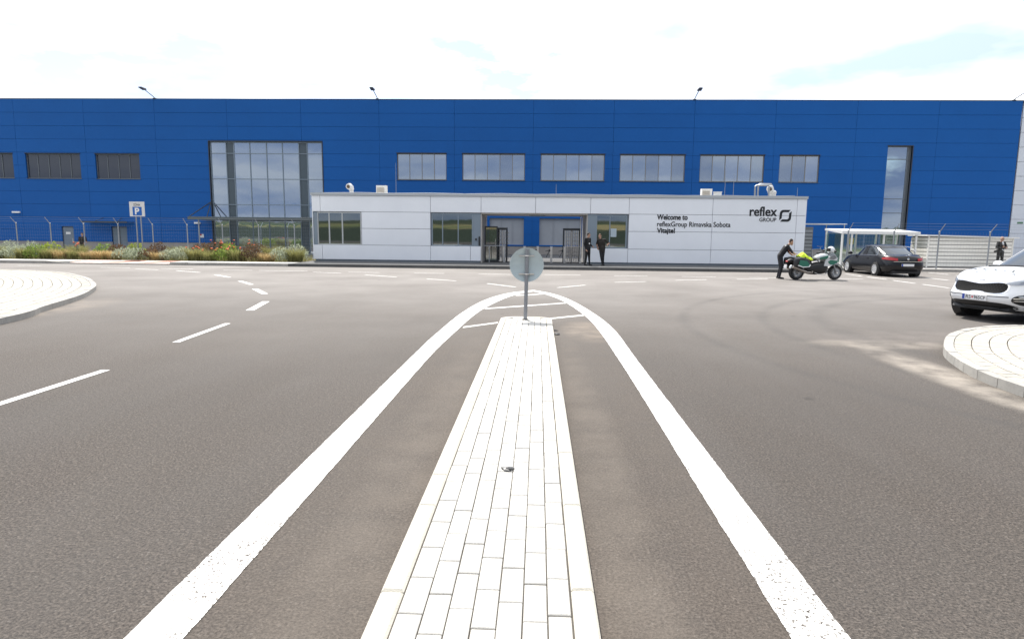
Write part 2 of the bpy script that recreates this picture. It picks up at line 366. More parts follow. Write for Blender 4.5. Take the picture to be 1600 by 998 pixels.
# ================================================================== GROUND
def ground_mat():
    mt = bpy.data.materials.new('field_ground'); mt.use_nodes = True; t = mt.node_tree; b = t.nodes['Principled BSDF']; b.inputs['Roughness'].default_value = .95
    b.inputs['Specular IOR Level'].default_value = .1
    g = t.nodes.new('ShaderNodeNewGeometry'); v = t.nodes.new('ShaderNodeTexVoronoi'); v.inputs['Scale'].default_value = .009; t.links.new(g.outputs['Position'], v.inputs['Vector'])
    n = t.nodes.new('ShaderNodeTexNoise'); n.inputs['Scale'].default_value = .03; n.inputs['Detail'].default_value = 8; t.links.new(g.outputs['Position'], n.inputs['Vector'])
    a = mth('MULTIPLY_ADD', v.outputs['Color'], .55, mth('MULTIPLY', n.outputs['Fac'], .5, tree=t), tree=t)
    c = t.nodes.new('ShaderNodeValToRGB'); e = c.color_ramp.elements; e[0].position = .28; e[0].color = (.022, .040, .014, 1); e[1].position = .75; e[1].color = (.30, .23, .11, 1)
    k = e.new(.45); k.color = (.06, .09, .028, 1); k = e.new(.58); k.color = (.16, .15, .06, 1)
    t.links.new(a, c.inputs[0])
    sp = t.nodes.new('ShaderNodeSeparateXYZ'); t.links.new(g.outputs['Position'], sp.inputs[0])
    zn = mth('MULTIPLY_ADD', n.outputs['Fac'], 5.0, mth('ADD', sp.outputs[2], -2.5, tree=t), tree=t)
    c2 = t.nodes.new('ShaderNodeValToRGB'); c2.color_ramp.elements[0].position = 0; c2.color_ramp.elements[0].color = (1, 1, 1, 1); c2.color_ramp.elements[1].position = 1; c2.color_ramp.elements[1].color = (.85, .85, .85, 1)
    for ps_, vv in ((.20, 1), (.24, .1), (.48, .05), (.54, .95)): q_ = c2.color_ramp.elements.new(ps_); q_.color = (vv, vv, vv, 1)
    t.links.new(mth('DIVIDE', zn, 16.0, tree=t), c2.inputs[0])
    mm_ = t.nodes.new('ShaderNodeMix'); mm_.data_type = 'RGBA'; t.links.new(c2.outputs[0], mm_.inputs[0]); t.links.new(c.outputs[0], mm_.inputs[6]); mm_.inputs[7].default_value = (.022, .029, .015, 1)
    t.links.new(mm_.outputs[2], b.inputs['Base Color']); MATS['field'] = mt; return mt
field = ground_mat()
# one sheet to the horizon, rising to low hills behind the camera
mb = MB(); NX, NY = 90, 90; xs = np.sign(np.linspace(-1, 1, NX)) * np.abs(np.linspace(-1, 1, NX)) ** 2.2 * 2200; ys = np.sign(np.linspace(-1, 1, NY)) * np.abs(np.linspace(-1, 1, NY)) ** 2.2 * 2200
def hill(x, y):
    r = math.hypot(x, y)
    if y > 60 or r < 70: return -.35
    a = math.atan2(x, -y); f = min(1, (r - 70) / 700) ** 1.25
    if y > -100: f *= max(0, (60 - y) / 160)
    return -.35 + f * (9.5 + 3.5 * sin(a * 3.1 + 1) + 2.2 * sin(a * 7.3 + .4) + 1.2 * sin(a * 17 + 2) + 5 * max(0, sin(a * 2 + 2.2))) + f * 3 * sin(x * .011) * cos(y * .013)
mb.add([(x, y, hill(x, y)) for y in ys for x in xs], [(j * NX + i, j * NX + i + 1, (j + 1) * NX + i + 1, (j + 1) * NX + i) for j in range(NY - 1) for i in range(NX - 1)])
tag(mb.build('ground', field, smooth=True), kind='structure')

# ================================================================== ROAD AND ITS MARKINGS
mb = MB(); mb.box(-90, 90, -40, 33.6, -.33, 0); road = tag(mb.build('road', asphalt), kind='structure')
mb = MB(); mb.box(-90, -12.2, 36.6, 48.4, -.34, -.22); tag(mb.build('yard', concrete), kind='structure')
ZM = .004
def strip(name, pts_l, pts_r, mat=None, z=ZM):
    b = MB(); n = len(pts_l)
    b.add([(p[0], p[1], z) for p in pts_l] + [(p[0], p[1], z) for p in pts_r], [(i, i + 1, n + i + 1, n + i) for i in range(n - 1)])
    return b.build(name, mat or paint, road)
def dash(a, b, w=.13):
    a, b = Vector(a), Vector(b); d = (b - a).normalized(); nrm = Vector((-d.y, d.x)) * w / 2
    return strip('lane_dash', [a + nrm, b + nrm], [a - nrm, b - nrm])
# the loop of the edge line round the refuge
outL = [(-1.755, -14), (-1.755, 0), (-1.755, 4), (-1.755, 9), (-1.74, 10.8), (-1.63, 14.0), (-1.34, 16.7), (-.82, 18.6), (-.12, 19.65)]
inL = [(-1.50, -14), (-1.50, 0), (-1.50, 4), (-1.50, 8.7), (-1.44, 10.9), (-1.28, 14.1), (-.92, 16.7), (-.58, 18.15), (-.12, 19.15)]
outR = [(1.39, -14), (1.39, 0), (1.39, 4), (1.40, 8.7), (1.41, 11.8), (1.22, 14.3), (.86, 16.9), (.42, 18.6), (-.12, 19.65)]
inR = [(1.135, -14), (1.135, 0), (1.135, 4), (1.15, 7.9), (1.115, 11.7), (.99, 13.9), (.70, 16.3), (.34, 17.95), (-.12, 19.15)]
v3 = lambda L: [(p.x, p.y) for p in catmull([(a, b) for a, b in L], 8)]
re_ = random.Random(31)
def ragged(L, amp=.0022):
    P = resample(catmull([Vector(p) for p in L], 12), .035); P.append(Vector(L[-1])); k = 0
    for p in P:
        if p.y < 11: k = k * .6 + re_.uniform(-amp, amp); p.x += k
    return P
def even(A, B):
    n = min(len(A), len(B)); pick = lambda L: [L[round(i * (len(L) - 1) / (n - 1))] for i in range(n)]; return pick(A), pick(B)
for oo, ii in ((outL, inL), (outR, inR)):
    A_, B_ = even(ragged(oo), ragged(ii)); strip('edge_line', A_, B_)
for a, b, w in (((-1.36, 11.72), (-.76, 12.4), .2), ((.26, 13.1), (1.0, 13.75), .2), ((-1.2, 14.65), (.76, 16.15), .22), ((-.60, 17.85), (.2, 18.42), .2)):
    strip('hatch_bar', [(a[0], a[1] + w / 2), (b[0], b[1] + w / 2)], [(a[0], a[1] - w / 2), (b[0], b[1] - w / 2)])
for a, b, w in (((-5.35, 7.65), (-5.34, 4.6), .13), ((-5.34, 1.6), (-5.34, -1.4), .13), ((-5.79, 11.74), (-5.6, 9.65), .13), ((-6.66, 15.5), (-6.26, 13.71), .2), ((-8.4, 18.8), (-7.46, 17.31), .2),
                ((-10.17, 21.62), (-9.15, 20.24), .18), ((-12.44, 24.4), (-11.28, 23.19), .16), ((-15.15, 26.5), (-13.66, 25.6), .14), ((-17.4, 27.25), (-16.2, 26.95), .12), ((-16.66, 27.9), (-15.12, 27.75), .12),
                ((-19.53, 28.1), (-18.17, 28.1), .12), ((-23.78, 28.6), (-22.6, 28.55), .12), ((-13.54, 27.3), (-12.3, 27.35), .12), ((-12.0, 27.35), (-9.85, 27.25), .12), ((-9.45, 26.75), (-8.09, 26.25), .12),
                ((-7.99, 26.95), (-6.67, 26.95), .12), ((-5.17, 26.85), (-3.91, 26.85), .12), ((-6.88, 25.43), (-5.38, 24.42), .12), ((-4.1, 23.69), (-2.91, 22.88), .12), ((-2.48, 26.95), (-1.15, 26.85), .12),
                ((-1.72, 21.92), (-.69, 20.6), .13), ((.29, 26.95), (1.78, 26.92), .12), ((.64, 20.62), (1.61, 21.79), .13), ((3.16, 26.85), (4.54, 26.85), .12), ((2.76, 23.2), (3.96, 23.76), .12),
                ((5.22, 24.62), (6.52, 25.18), .12), ((5.94, 26.9), (7.32, 26.82), .12), ((7.8, 25.62), (9.15, 26.0), .12), ((8.63, 26.76), (10.06, 26.74), .12), ((10.6, 26.72), (13.2, 26.7), .12)):
    dash(a, b, w * .86)
for x in (14.08, 16.52, 19.0):
    for y0 in (22.6, 24.6, 26.6, 28.6, 30.6):
        if x < 15 or y0 > 26: dash((x, y0), (x, y0 + 1.55), .12)

# ================================================================== REFUGE ISLAND IN THE MIDDLE
med = empty('refuge_island', (-.21, 6, 0), kind='structure'); MO = med.location
ZT = .10; X0, X1, YB, YT = -.705, .285, -4.0, 12.62
mb = MB(); mb.box(X0 + .01, X1 - .01, YB, YT - .16, 0.002, ZT - .014); mb.build('bedding', joint_m, med, off=MO)
cols = [-.592, -.478, -.370, -.262, -.153, -.042, .067, .172]
rr = random.Random(3); stuff = MB(); shift = [.0, .16, .05, .21, .11, .27, .02]
for c in range(7):
    y = YB + shift[c]; x0, x1 = cols[c] + .003, cols[c + 1] - .003
    while y < YT - .13:
        L = .300; y1 = min(y + L, YT - .125 - (.10 if c in (0, 6) else .0))
        if y1 - y < .05: break
        dz = rr.uniform(-.0025, .0025); jx = rr.uniform(-.0015, .0015); a = MB() if y1 > 2.0 else stuff
        a.tbox(x0 + jx, x1 + jx, y + .0045, y1 - .0045, .03, ZT - .003 + dz, .004)
        if a is not stuff: a.build('paver', paver_m, med, off=MO)
        y += L
tag(stuff.build('paver_field', paver_m, med, off=MO), kind='stuff')
def kerb_run(x0, x1, joints, outer):
    for a, b in zip(joints, joints[1:]):
        k = MB(); k.tbox(x0, x1, a + .003, b - .003, 0.001, ZT + rr.uniform(-.002, .002), .012); k.build('kerb_stone', kerb_y, med, off=MO)
jl = [-4, -3, -2, -1, 0, 1.0, 1.5, 2.0, 2.77, 3.72, 4.22, 5.17, 6.12, 7.08, 8.03, 9.0, 9.95, 10.9, 11.85, 12.30]
jr = [-4, -3, -2, -1, 0, 1.0, 1.85, 2.35, 2.83, 3.78, 4.73, 5.68, 6.64, 7.6, 8.55, 9.5, 10.45, 11.4, 12.30]
kerb_run(X0, -.598, jl, -1); kerb_run(.178, X1, jr, 1)
# rounded nose
nose = []
def nosepts(r, inset):
    pts = []
    cxl, cxr, cyy = X0 + .32, X1 - .32, 12.30
    for i in range(9):
        t = pi - (pi / 2) * i / 8; pts.append((cxl + (.32 - inset) * cos(t), cyy + (.32 - inset) * sin(t)))
    for i in range(9):
        t = pi / 2 - (pi / 2) * i / 8; pts.append((cxr + (.32 - inset) * cos(t), cyy + (.32 - inset) * sin(t)))
    return pts
po, pi_ = nosepts(0, 0), nosepts(0, .107)
for a, b in ((0, 5), (5, 9), (9, 13), (13, 17)):
    k = MB()
    for i in range(a, b):
        (ax, ay), (bx, by), (cx_, cy_), (dx, dy) = po[i], po[i + 1], pi_[i + 1], pi_[i]
        k.hexa([(ax, ay, .001), (bx, by, .001), (cx_, cy_, .001), (dx, dy, .001), (ax, ay, ZT), (bx, by, ZT), (cx_, cy_, ZT), (dx, dy, ZT)])
    k.build('kerb_stone', kerb_y, med, off=MO, merge=True)

# ================================================================== CORNER PAVEMENTS
def corner(name, ctrl, side, kerb_len, row, plen, nrows, lawn_off, indiv, zt=.12):
    root = empty(name, (ctrl[3][0], ctrl[3][1], 0), kind='structure'); O = root.location
    B = resample(catmull([Vector(c) for c in ctrl], 14), .05); n = len(B)
    nrm = []
    for i in range(n):
        d = (B[min(i + 3, n - 1)] - B[max(i - 3, 0)]).normalized(); nrm.append(Vector((-d.y, d.x)) * side)
    off = lambda i, d: B[i] + nrm[i] * d
    def block(mb_, i0, i1, d0, d1, z0, z1, g=.004):
        a, b = off(i0, d0 + g), off(i1, d0 + g); c, d = off(i1, d1 - g), off(i0, d1 - g)
        t = (b - a); t = t.normalized() * g if t.length > 0 else t
        a, b, c, d = a + t, b - t, c - t, d + t
        q = [(a.x, a.y), (b.x, b.y), (c.x, c.y), (d.x, d.y)]
        if side < 0: q = q[::-1]
        mb_.hexa([(x, y, z0) for x, y in q] + [(x, y, z1) for x, y in q])
    # bed
    mb = MB(); st = list(range(0, n, 6)); W = lawn_off + .1
    vs = []; 
    for i in st: a, b = off(i, .03), off(i, W); vs += [(a.x, a.y, zt - .022), (b.x, b.y, zt - .022)]
    mb.add(vs, [(2 * i, 2 * i + 1, 2 * i + 3, 2 * i + 2) for i in range(len(st) - 1)]); mb.build('bedding', joint_m, root, off=O)
    ks = int(kerb_len / .05); i = 0; rk = random.Random(5); ri = random.Random(9); stuffk = MB()
    while i + ks < n:
        vis = in_frame((off(i, 0).x, off(i, 0).y, zt), 60)
        k = MB() if vis else stuffk; dz = rk.uniform(-.004, .004)
        sub = max(1, ks // 6); j = i
        while j < i + ks:
            j2 = min(j + sub, i + ks); block(k, j, j2, 0, .13, .001, zt + dz, .0045 if False else .0); j = j2
        if vis:
            # open the joint: shrink along length about its centre
            cxm = sum(v[0] for v in k.v) / len(k.v); cym = sum(v[1] for v in k.v) / len(k.v); s_ = 1 - .012 / kerb_len
            k.v = [(cxm + (v[0] - cxm) * s_, cym + (v[1] - cym) * s_, v[2]) for v in k.v]; k.build('kerb_stone', kerb_m, root, off=O, merge=True)
        i += ks
    if stuffk.v: tag(stuffk.build('kerb_run', kerb_m, root, off=O), kind='stuff')
    stf = MB(); cnt = 0
    for r in range(nrows):
        d0 = .13 + (0 if r == 0 else .0) + r * row; d1 = d0 + row
        ps = max(2, int(round((plen * (.5 if r == 0 else 1)) / .05))); i = (r % 2) * (ps // 2)
        while i + ps < n:
            p = off(i, d0); vis = indiv and in_frame((p.x, p.y, zt), 10) and cnt < 300
            a = MB() if vis else stf; block(a, i, i + ps, d0, d1, zt - .06, zt - .004 + ri.uniform(-.002, .002), .0075)
            if vis: a.build('paver', paver_c, root, off=O); cnt += 1
            i += ps
    tag(stf.build('paver_field', paver_c, root, off=O), kind='stuff')
    # inner edging and lawn
    d0 = .13 + nrows * row; e = MB()
    for i in range(0, n - 20, 20): block(e, i, i + 20, d0, d0 + .1, 0, zt + .03, .003)
    tag(e.build('edging', kerb_m, root, off=O), kind='stuff')
    inner = [off(i, d0 + .1) for i in range(0, n, 8)]
    g = MB(); far = (-95 if side > 0 else 95, -42); poly = [(p.x, p.y) for p in inner] + ([(-80, inner[-1].y), (-80, -14)] if side > 0 else [(80, inner[-1].y), (80, -14)])
    g.prism(poly, .002, zt + .01, lambda u, v, h: (u, v, h)); g.build('lawn', M('lawn_soil', (.12, .13, .045), .95, var=.4, vscale=2.5), root, off=O)
    return root, inner
left_ctrl = [(-9.3, -14), (-9.3, -3), (-9.35, 6), (-9.68, 11.14), (-10.32, 13.0), (-10.77, 14.24), (-11.2, 15.3), (-11.8, 16.5), (-12.6, 17.88), (-13.5, 19.1), (-15.02, 20.88), (-17.1, 22.8), (-18.7, 23.72), (-20.5, 24.25), (-24, 24.5), (-40, 24.6), (-60, 24.6)]
right_ctrl = [(5.3, -14), (5.3, -3), (5.32, 4), (5.37, 7.16), (5.44, 7.96), (5.54, 8.39), (5.67, 8.79), (5.83, 9.22), (6.0, 9.6), (6.31, 10.13), (6.76, 10.8), (7.21, 11.33), (7.7, 11.76), (8.2, 12.08), (8.8, 12.3), (9.6, 12.42), (12, 12.5), (25, 12.6), (60, 12.6)]
lroot, linner = corner('corner_pavement', left_ctrl, 1, 1.2, .23, .25, 17, 4.1, False)
corner('corner_pavement', right_ctrl, -1, .45, .225, .225, 20, 4.7, True)
# grass tufts in the corner lawn that shows at the edge of the frame
gb = MB(); rg = random.Random(11)
for k in range(2600):
    x, y = rg.uniform(-21, -14.2), rg.uniform(14, 21.4)
    if any((Vector((x, y)) - p).length < .12 for p in linner[::3]): continue
    # inside test: stay on the lawn side of the inner edging
    q = min(linner, key=lambda p: (p - Vector((x, y))).length_squared)
    if x > q.x - .02: continue
    h = rg.uniform(.05, .13); a = rg.uniform(0, pi); dx, dy = cos(a) * .012, sin(a) * .012; lx, ly = rg.uniform(-.04, .04), rg.uniform(-.04, .04)
    gb.add([(x - dx, y - dy, .12), (x + dx, y + dy, .12), (x + lx, y + ly, .12 + h)], [(0, 1, 2)])
tag(gb.build('lawn_grass', M('grass_blade', (.15, .17, .05), .8, var=.3, vscale=6)), 'short dry grass on the lawn inside the left corner pavement', 'grass', kind='stuff')

# ================================================================== PAVEMENT ALONG THE FRONT
YK = 30.6; ZP = .13
front = empty('front_pavement', (0, YK, 0), kind='structure'); FO = front.location
mb = MB(); mb.box(-12.0, 13.75, YK + .14, 48.3, 0, ZP); mb.build('paving', pave_shade, front, off=FO)
for xa, xb in ((-60, -22.9), (-17.9, -12.0)): mb = MB(); mb.box(xa, xb, YK + .14, 32.15, 0, ZP); mb.build('footway', paver_m, front, off=FO)
mb = MB(); mb.hexa([(-22.9, YK + .14, 0), (-17.9, YK + .14, 0), (-17.9, 32.15, 0), (-22.9, 32.15, 0), (-22.9, YK + .14, .06), (-17.9, YK + .14, .06), (-17.9, 32.15, ZP), (-22.9, 32.15, ZP)]); mb.build('dropped_crossing', M('crossing_pave', (.60, .47, .41), .85, var=.15, vscale=3), front, off=FO)
for k, (xa, xb) in enumerate(((-21.4, -20.6), (-19.6, -18.9))):
    mb = MB(); mb.hexa([(xa, YK + .3, .072), (xb, YK + .3, .072), (xb + .9, 31.9, .131), (xa + .9, 31.9, .131), (xa, YK + .3, .078), (xb, YK + .3, .078), (xb + .9, 31.9, .137), (xa + .9, 31.9, .137)]); mb.build('tactile_strip', paver_red, front, off=FO)
mb = MB(); mb.box(-60, -12.02, 32.15, 36.6, -.33, .10); mb.build('planting_soil', M('soil', (.10, .075, .05), .95, var=.35, vscale=5, bump=.5, bscale=20), front, off=FO)
x = -46.0
while x < 13.7:
    x1 = min(x + 1.0, 13.75); zt0 = .05 if -22.9 <= x + .5 <= -17.9 else ZP + .012
    zl = zt0; zr_ = zt0
    if abs(x + 23.5) < .51: zr_ = .05
    if abs(x + 17.5) < .51: zl = .05
    k = MB(); k.hexa([(x + .004, YK, .001), (x1 - .004, YK, .001), (x1 - .004, YK + .138, .001), (x + .004, YK + .138, .001), (x + .004, YK, zl), (x1 - .004, YK, zr_), (x1 - .004, YK + .138, zr_), (x + .004, YK + .138, zl)])
    k.build('kerb_stone', kerb_m if x < -12.5 else M('kerb_shade_tone', (.10, .10, .098), .85, var=.2, vscale=4), front, off=FO); x = x1  # along the gatehouse the kerb colour is darkened to stand for its shadow
# right-hand pavement set back behind the parking bays
YR = 32.9
side = empty('side_pavement', (20, YR, 0), kind='structure'); SO = side.location
mb = MB(); mb.box(13.76, 60, YR + .14, 48.25, 0, ZP - .01); mb.build('paving', concrete, side, off=SO)
x = 13.76
while x < 36:
    k = MB(); k.box(x + .004, x + .996, YR, YR + .137, .001, ZP); k.build('kerb_stone', kerb_m, side, off=SO); x += 1

# ================================================================== MAIN BUILDING
FY = 48.0
fac = empty('factory_building', (-3, FY + 15, 0), label='long blue panelled factory building behind the white gatehouse', cat='building'); AO = fac.location
TOP = 11.14
seams = [-62.0, -56.2, -50.5, -44.8, -39.07, -33.75, -28.38, -22.96, -17.45, -11.7, -6.2, -.47, 5.29, 11.0, 16.7, 22.35, 27.97, 33.6]
rows = [.72, 1.6, 2.55, 3.5, 4.45, 5.4, 6.35, 7.30, 8.26, 9.22, 10.18, TOP]
WL = [(-44.2, -39.43), (-38.47, -34.25), (-33.1, -29.72)]; WR = [(-10.42, -6.78), (-5.62, -1.05), (.09, 4.72), (5.81, 10.48), (11.53, 16.1), (17.16, 19.98)]
CW = (-24.4, -15.95, -.1, 8.15); TW = (24.66, 26.35, -.1, 8.03)
holes = [(a, b, 5.38, 7.2) for a, b in WL] + [(a, b, 5.47, 7.36) for a, b in WR] + [CW, TW, (-36.12, -35.2, -.25, 1.84), (-32.25, -31.05, -.25, 1.86), (-3.6, -1.08, .82, 2.76), (.07, 3.16, .82, 2.76)]
core = MB()
for a, b, c, d in subtract((-62, 33.58, -.3, TOP - .02), holes): core.box(a, b, FY, FY + .35, c, d)
core.box(-62, 33.58, FY + .9, FY + 40, -.3, TOP - .3)
core.build('wall_core', blue_core, fac, off=AO)
rim = MB(); rim.box(-62, 33.62, FY - .09, FY + .5, TOP, TOP + .045); rim.build('coping', M('coping_grey', (.10, .13, .18), .5, .3), fac, off=AO)
mb = MB()
for a, b, c, d in subtract((-62, 33.55, -.3, .70), holes): mb.box(a, b, FY - .05, FY - .001, c, d)
mb.build('plinth', plinth_m, fac, off=AO)
rp_ = random.Random(21); g_ = .006
for i in range(len(seams) - 1):
    for j in range(len(rows) - 1):
        rc = subtract((seams[i] + g_, seams[i + 1] - g_, rows[j] + g_, rows[j + 1] - g_), holes)
        if not rc: continue
        dy = rp_.uniform(-.004, .004); full = len(rc) == 1
        for a, b, c, d in rc:
            mb = MB()
            if full: mb.cbox(a, b, FY - .075 + dy, FY - .001, c, d, .007)
            else: mb.box(a, b, FY - .075 + dy, FY - .001, c, d)
            mb.build('wall_panel', blue, fac, off=AO)
def window(parent, O, x0, x1, z0, z1, y, ms, ts, fm, gm, fw_=.06, mw=.045, dep=.07, name='window', gms=None):
    f = MB(); f.box(x0, x1, y, y + dep, z0, z0 + fw_).box(x0, x1, y, y + dep, z1 - fw_, z1).box(x0, x0 + fw_, y, y + dep, z0 + fw_, z1 - fw_).box(x1 - fw_, x1, y, y + dep, z0 + fw_, z1 - fw_)
    for mx_ in ms: f.box(mx_ - mw / 2, mx_ + mw / 2, y + .004, y + dep, z0 + fw_, z1 - fw_)
    for tz in ts: f.box(x0 + fw_, x1 - fw_, y + .008, y + dep, tz - mw / 2, tz + mw / 2)
    o = f.build(name, fm, parent, off=O)
    X = [x0 + fw_] + list(ms) + [x1 - fw_]; Z = [z0 + fw_] + list(ts) + [z1 - fw_]
    for i in range(len(X) - 1):
        for j in range(len(Z) - 1):
            p = MB(); w = random.uniform(-.003, .003)
            p.hexa([(X[i], y + dep * .6 + w, Z[j]), (X[i + 1], y + dep * .6 - w, Z[j]), (X[i + 1], y + dep * .9, Z[j]), (X[i], y + dep * .9, Z[j]), (X[i], y + dep * .6 + w, Z[j + 1]), (X[i + 1], y + dep * .6 - w, Z[j + 1]), (X[i + 1], y + dep * .9, Z[j + 1]), (X[i], y + dep * .9, Z[j + 1])])
            p.build('pane', (gms[i] if gms else gm), o, off=O)
    return o
lin = lambda a, b, n: [a + (b - a) * k / n for k in range(1, n)]
for (a, b), n in zip(WL, (5, 5, 4)): window(fac, AO, a, b, 5.38, 7.2, FY + .06, lin(a, b, n), [], grey_fr, glass_dk)
glass_dk2 = glass_mat('blind_glass', (.7, .78, .9), (.16, .17, .19), .12)
for (a, b), n in zip(WR, (4, 5, 5, 5, 5, 3)): window(fac, AO, a, b, 5.47, 7.36, FY + .05, lin(a, b, n), [], M('window_frame_brown', (.26, .25, .235), .45, .2), glass, gms=[random.choice((glass, glass, glass_b, glass_c)) for _ in range(n)])
for a, b in WL + WR:
    s_ = MB(); s_.box(a - .03, b + .03, FY - .12, FY + .06, 5.36 if a < -20 else 5.45, 5.38 if a < -20 else 5.47); s_.build('sill', grey_fr, fac, off=AO)
    s_ = MB(); t0 = 7.2 if a < -20 else 7.36; s_.box(a - .04, b + .04, FY - .1, FY + .06, t0, t0 + .05); s_.build('head_flashing', M('flashing_dark', (.03, .04, .06), .5), fac, off=AO)
# glazed entrance
gx = [-23.19, -22.61, -21.41, -20.16, -18.97, -17.73, -17.11]; spandrel = M('spandrel', (.085, .11, .13), .25, .1, .6)
window(fac, AO, CW[0], CW[1], CW[2], CW[3], FY + .04, gx, [2.5, 3.57, 5.45, 7.30], frame_blue, glass, .08, .055, .10, 'curtain_wall', gms=[glass, spandrel, glass, glass, glass, glass, spandrel, glass])
mb = MB(); mb.box(CW[0] - .05, CW[1] + .05, FY - .10, FY + .04, CW[3], CW[3] + .06).box(CW[0] - .06, CW[0], FY - .10, FY + .04, CW[2], CW[3]).box(CW[1], CW[1] + .06, FY - .10, FY + .04, CW[2], CW[3]); mb.build('reveal', MATS['flashing_dark'], fac, off=AO)
window(fac, AO, TW[0], TW[1], TW[2], TW[3], FY + .04, [TW[1] - .22], [1.2, 3.37, 4.37, 7.14], grey_fr, glass, .05, .05, .1, 'stair_window', gms=[glass, MATS['window_frame_grey']])
mb = MB(); mb.box(TW[1], TW[1] + .07, FY - .11, FY + .04, .7, TW[3] + .06).box(TW[0] - .04, TW[1], FY - .11, FY + .04, TW[3], TW[3] + .06); mb.build('reveal', MATS['flashing_dark'], fac, off=AO)
for a, b in ((-3.6, -1.08), (.07, 3.16)): window(fac, AO, a, b, .82, 2.76, FY + .05, lin(a, b, 3), [], blind, blind, .04, .03, name='shuttered_window')
door_m = M('door_grey', (.17, .21, .25), .5, var=.06)
for a, b, n in ((-36.12, -35.2, 1), (-32.25, -31.05, 2)):
    d = MB(); d.box(a, b, FY + .05, FY + .1, -.25, 1.85); dr = d.build('door', grey_fr, fac, off=AO)
    for k in range(n):
        w_ = (b - a) / n; p = MB(); p.cbox(a + k * w_ + .05, a + (k + 1) * w_ - .03, FY + .01, FY + .05, -.22, 1.78, .01); p.build('leaf', door_m, dr, off=AO)
    h = MB(); h.box(b - .16 if n == 1 else (a + b) / 2 - .12, b - .10 if n == 1 else (a + b) / 2 - .06, FY - .03, FY + .012, .62, .95); h.build('handle', stainless, dr, off=AO)
p = MB(); p.box(-35.85, -35.5, FY - .004, FY + .009, 1.25, 1.42); p.build('notice', white_paint, fac, off=AO)
p = MB(); p.box(-25.5, -25.14, FY - .09, FY - .078, 1.1, 1.36); p.build('notice', white_paint, fac, off=AO)
p = MB(); p.box(-25.5, -25.30, FY - .10, FY - .09, 1.26, 1.36); p.build('notice_stripe', M('red_paint', (.5, .03, .03), .5), fac, off=AO)
for x, z, w_ in ((-39.5, 2.86, .6), (-25.55, 2.18, .45)):
    p = MB(); p.box(x - w_ / 2, x + w_ / 2, FY - .2, FY - .076, z - .05, z + .07); p.build('wall_light', lamp_white, fac, off=AO)
# canopies over doors
c = MB(); c.box(-33.9, -30.4, FY - 1.0, FY - .08, 2.16, 2.22); cn = c.build('door_canopy', clear_glass('canopy_glass', (.6, .75, .75), .6), fac, off=AO)
c = MB(); c.cyl((-33.0, FY - .9, 2.2), (-32.8, FY - .05, 2.5), .02).cyl((-31.2, FY - .9, 2.2), (-31.4, FY - .05, 2.5), .02).box(-33.9, -30.4, FY - 1.03, FY - .99, 2.13, 2.24); c.build('canopy_frame', steel_dk, fac, off=AO)
ca = MB(); Yc = 45.6; ca.box(-25.0, -15.6, Yc - .08, Yc, 2.40, 2.60).box(-25.0, -15.6, FY - .3, FY - .2, 2.42, 2.58)
ca.box(-25.0, -24.92, Yc, FY - .3, 2.42, 2.58)
for k in range(9): ca.box(-24.0 + k * 1.02, -23.95 + k * 1.02, Yc, FY - .3, 2.44, 2.56)
cao = ca.build('entrance_canopy', M('canopy_steel', (.13, .15, .155), .45, .4), fac, off=AO)
c = MB(); c.box(-25.05, -15.6, Yc - .1, FY - .21, 2.602, 2.62); c.build('canopy_glass', MATS['canopy_glass'], cao, off=AO)
for x in (-24.45,):
    for x2, y2 in ((x - .55, Yc + .1), (x + .35, Yc + .9)): c = MB(); c.cyl((x, FY - .07, 3.75), (x2, y2, 2.6), .035); c.build('tie_rod', steel_dk, cao, off=AO)
c = MB()
for x in (-24.3,): c.cyl((x, Yc + .1, -.2), (x, Yc + .1, 2.4), .05)
c.build('canopy_post', steel, cao, off=AO)
# floodlights on the roof edge
def floodlight(x, label):
    r = empty('floodlight', (x, FY, TOP + .04), label=label, cat='floodlight', group='floodlights on the roof edge')
    a = MB(); a.tube([(0, .1, 0), (0, -.2, .12), (0, -1.25, .40)], .032, 8); a.build('arm', steel, r, smooth=True)
    h = MB(); h.hexa([(-.13, -1.75, .42), (.13, -1.75, .42), (.15, -1.2, .35), (-.15, -1.2, .35), (-.11, -1.75, .48), (.11, -1.75, .48), (.12, -1.2, .47), (-.12, -1.2, .47)]); h.build('lamp_head', M('lamp_head_grey', (.10, .10, .10), .5), r)
    b = MB(); b.box(-.1, .1, -.1, .2, -.04, .04); b.build('bracket', steel_dk, r)
floodlight(-28.3, 'floodlight on the roof edge above the wall left of the tall glazed entrance')
floodlight(-11.8, 'floodlight on the roof edge nearest the middle of the factory')
floodlight(10.95, 'floodlight on the roof edge above the welcome lettering')
floodlight(33.0, 'floodlight on the roof edge at the right end of the blue wall')
# white hall next to it
wh = empty('white_hall', (45, 60, 0), label='pale grey-white hall adjoining the right end of the blue factory', cat='building'); WO = wh.location
mb = MB(); mb.box(33.7, 70, 47.98, 80, -.3, TOP); mb.build('wall', M('hall_white', (.62, .65, .70), .5, var=.05, vscale=.4), wh, off=WO)
for k in range(6):
    for j in range(11):
        p = MB(); p.cbox(33.66 + k * 6 + .012, 39.66 + k * 6 - .012, 47.9, 47.979, j * 1.0 + .012, (j + 1) * 1.0 - .012, .01); p.build('wall_panel', M('hall_panel', (.66, .69, .74), .5, var=.05, vscale=.4), wh, off=WO)
p = MB(); p.box(33.64, 70, 47.87, 48.3, 11.0, TOP + .03); p.build('coping', MATS['coping_grey'], wh, off=WO)
p = MB(); p.box(34.1, 34.5, 47.88, 47.9, 2.7, 2.82); p.build('sign_plate', M('green_plate', (.10, .22, .13), .5), wh, off=WO)

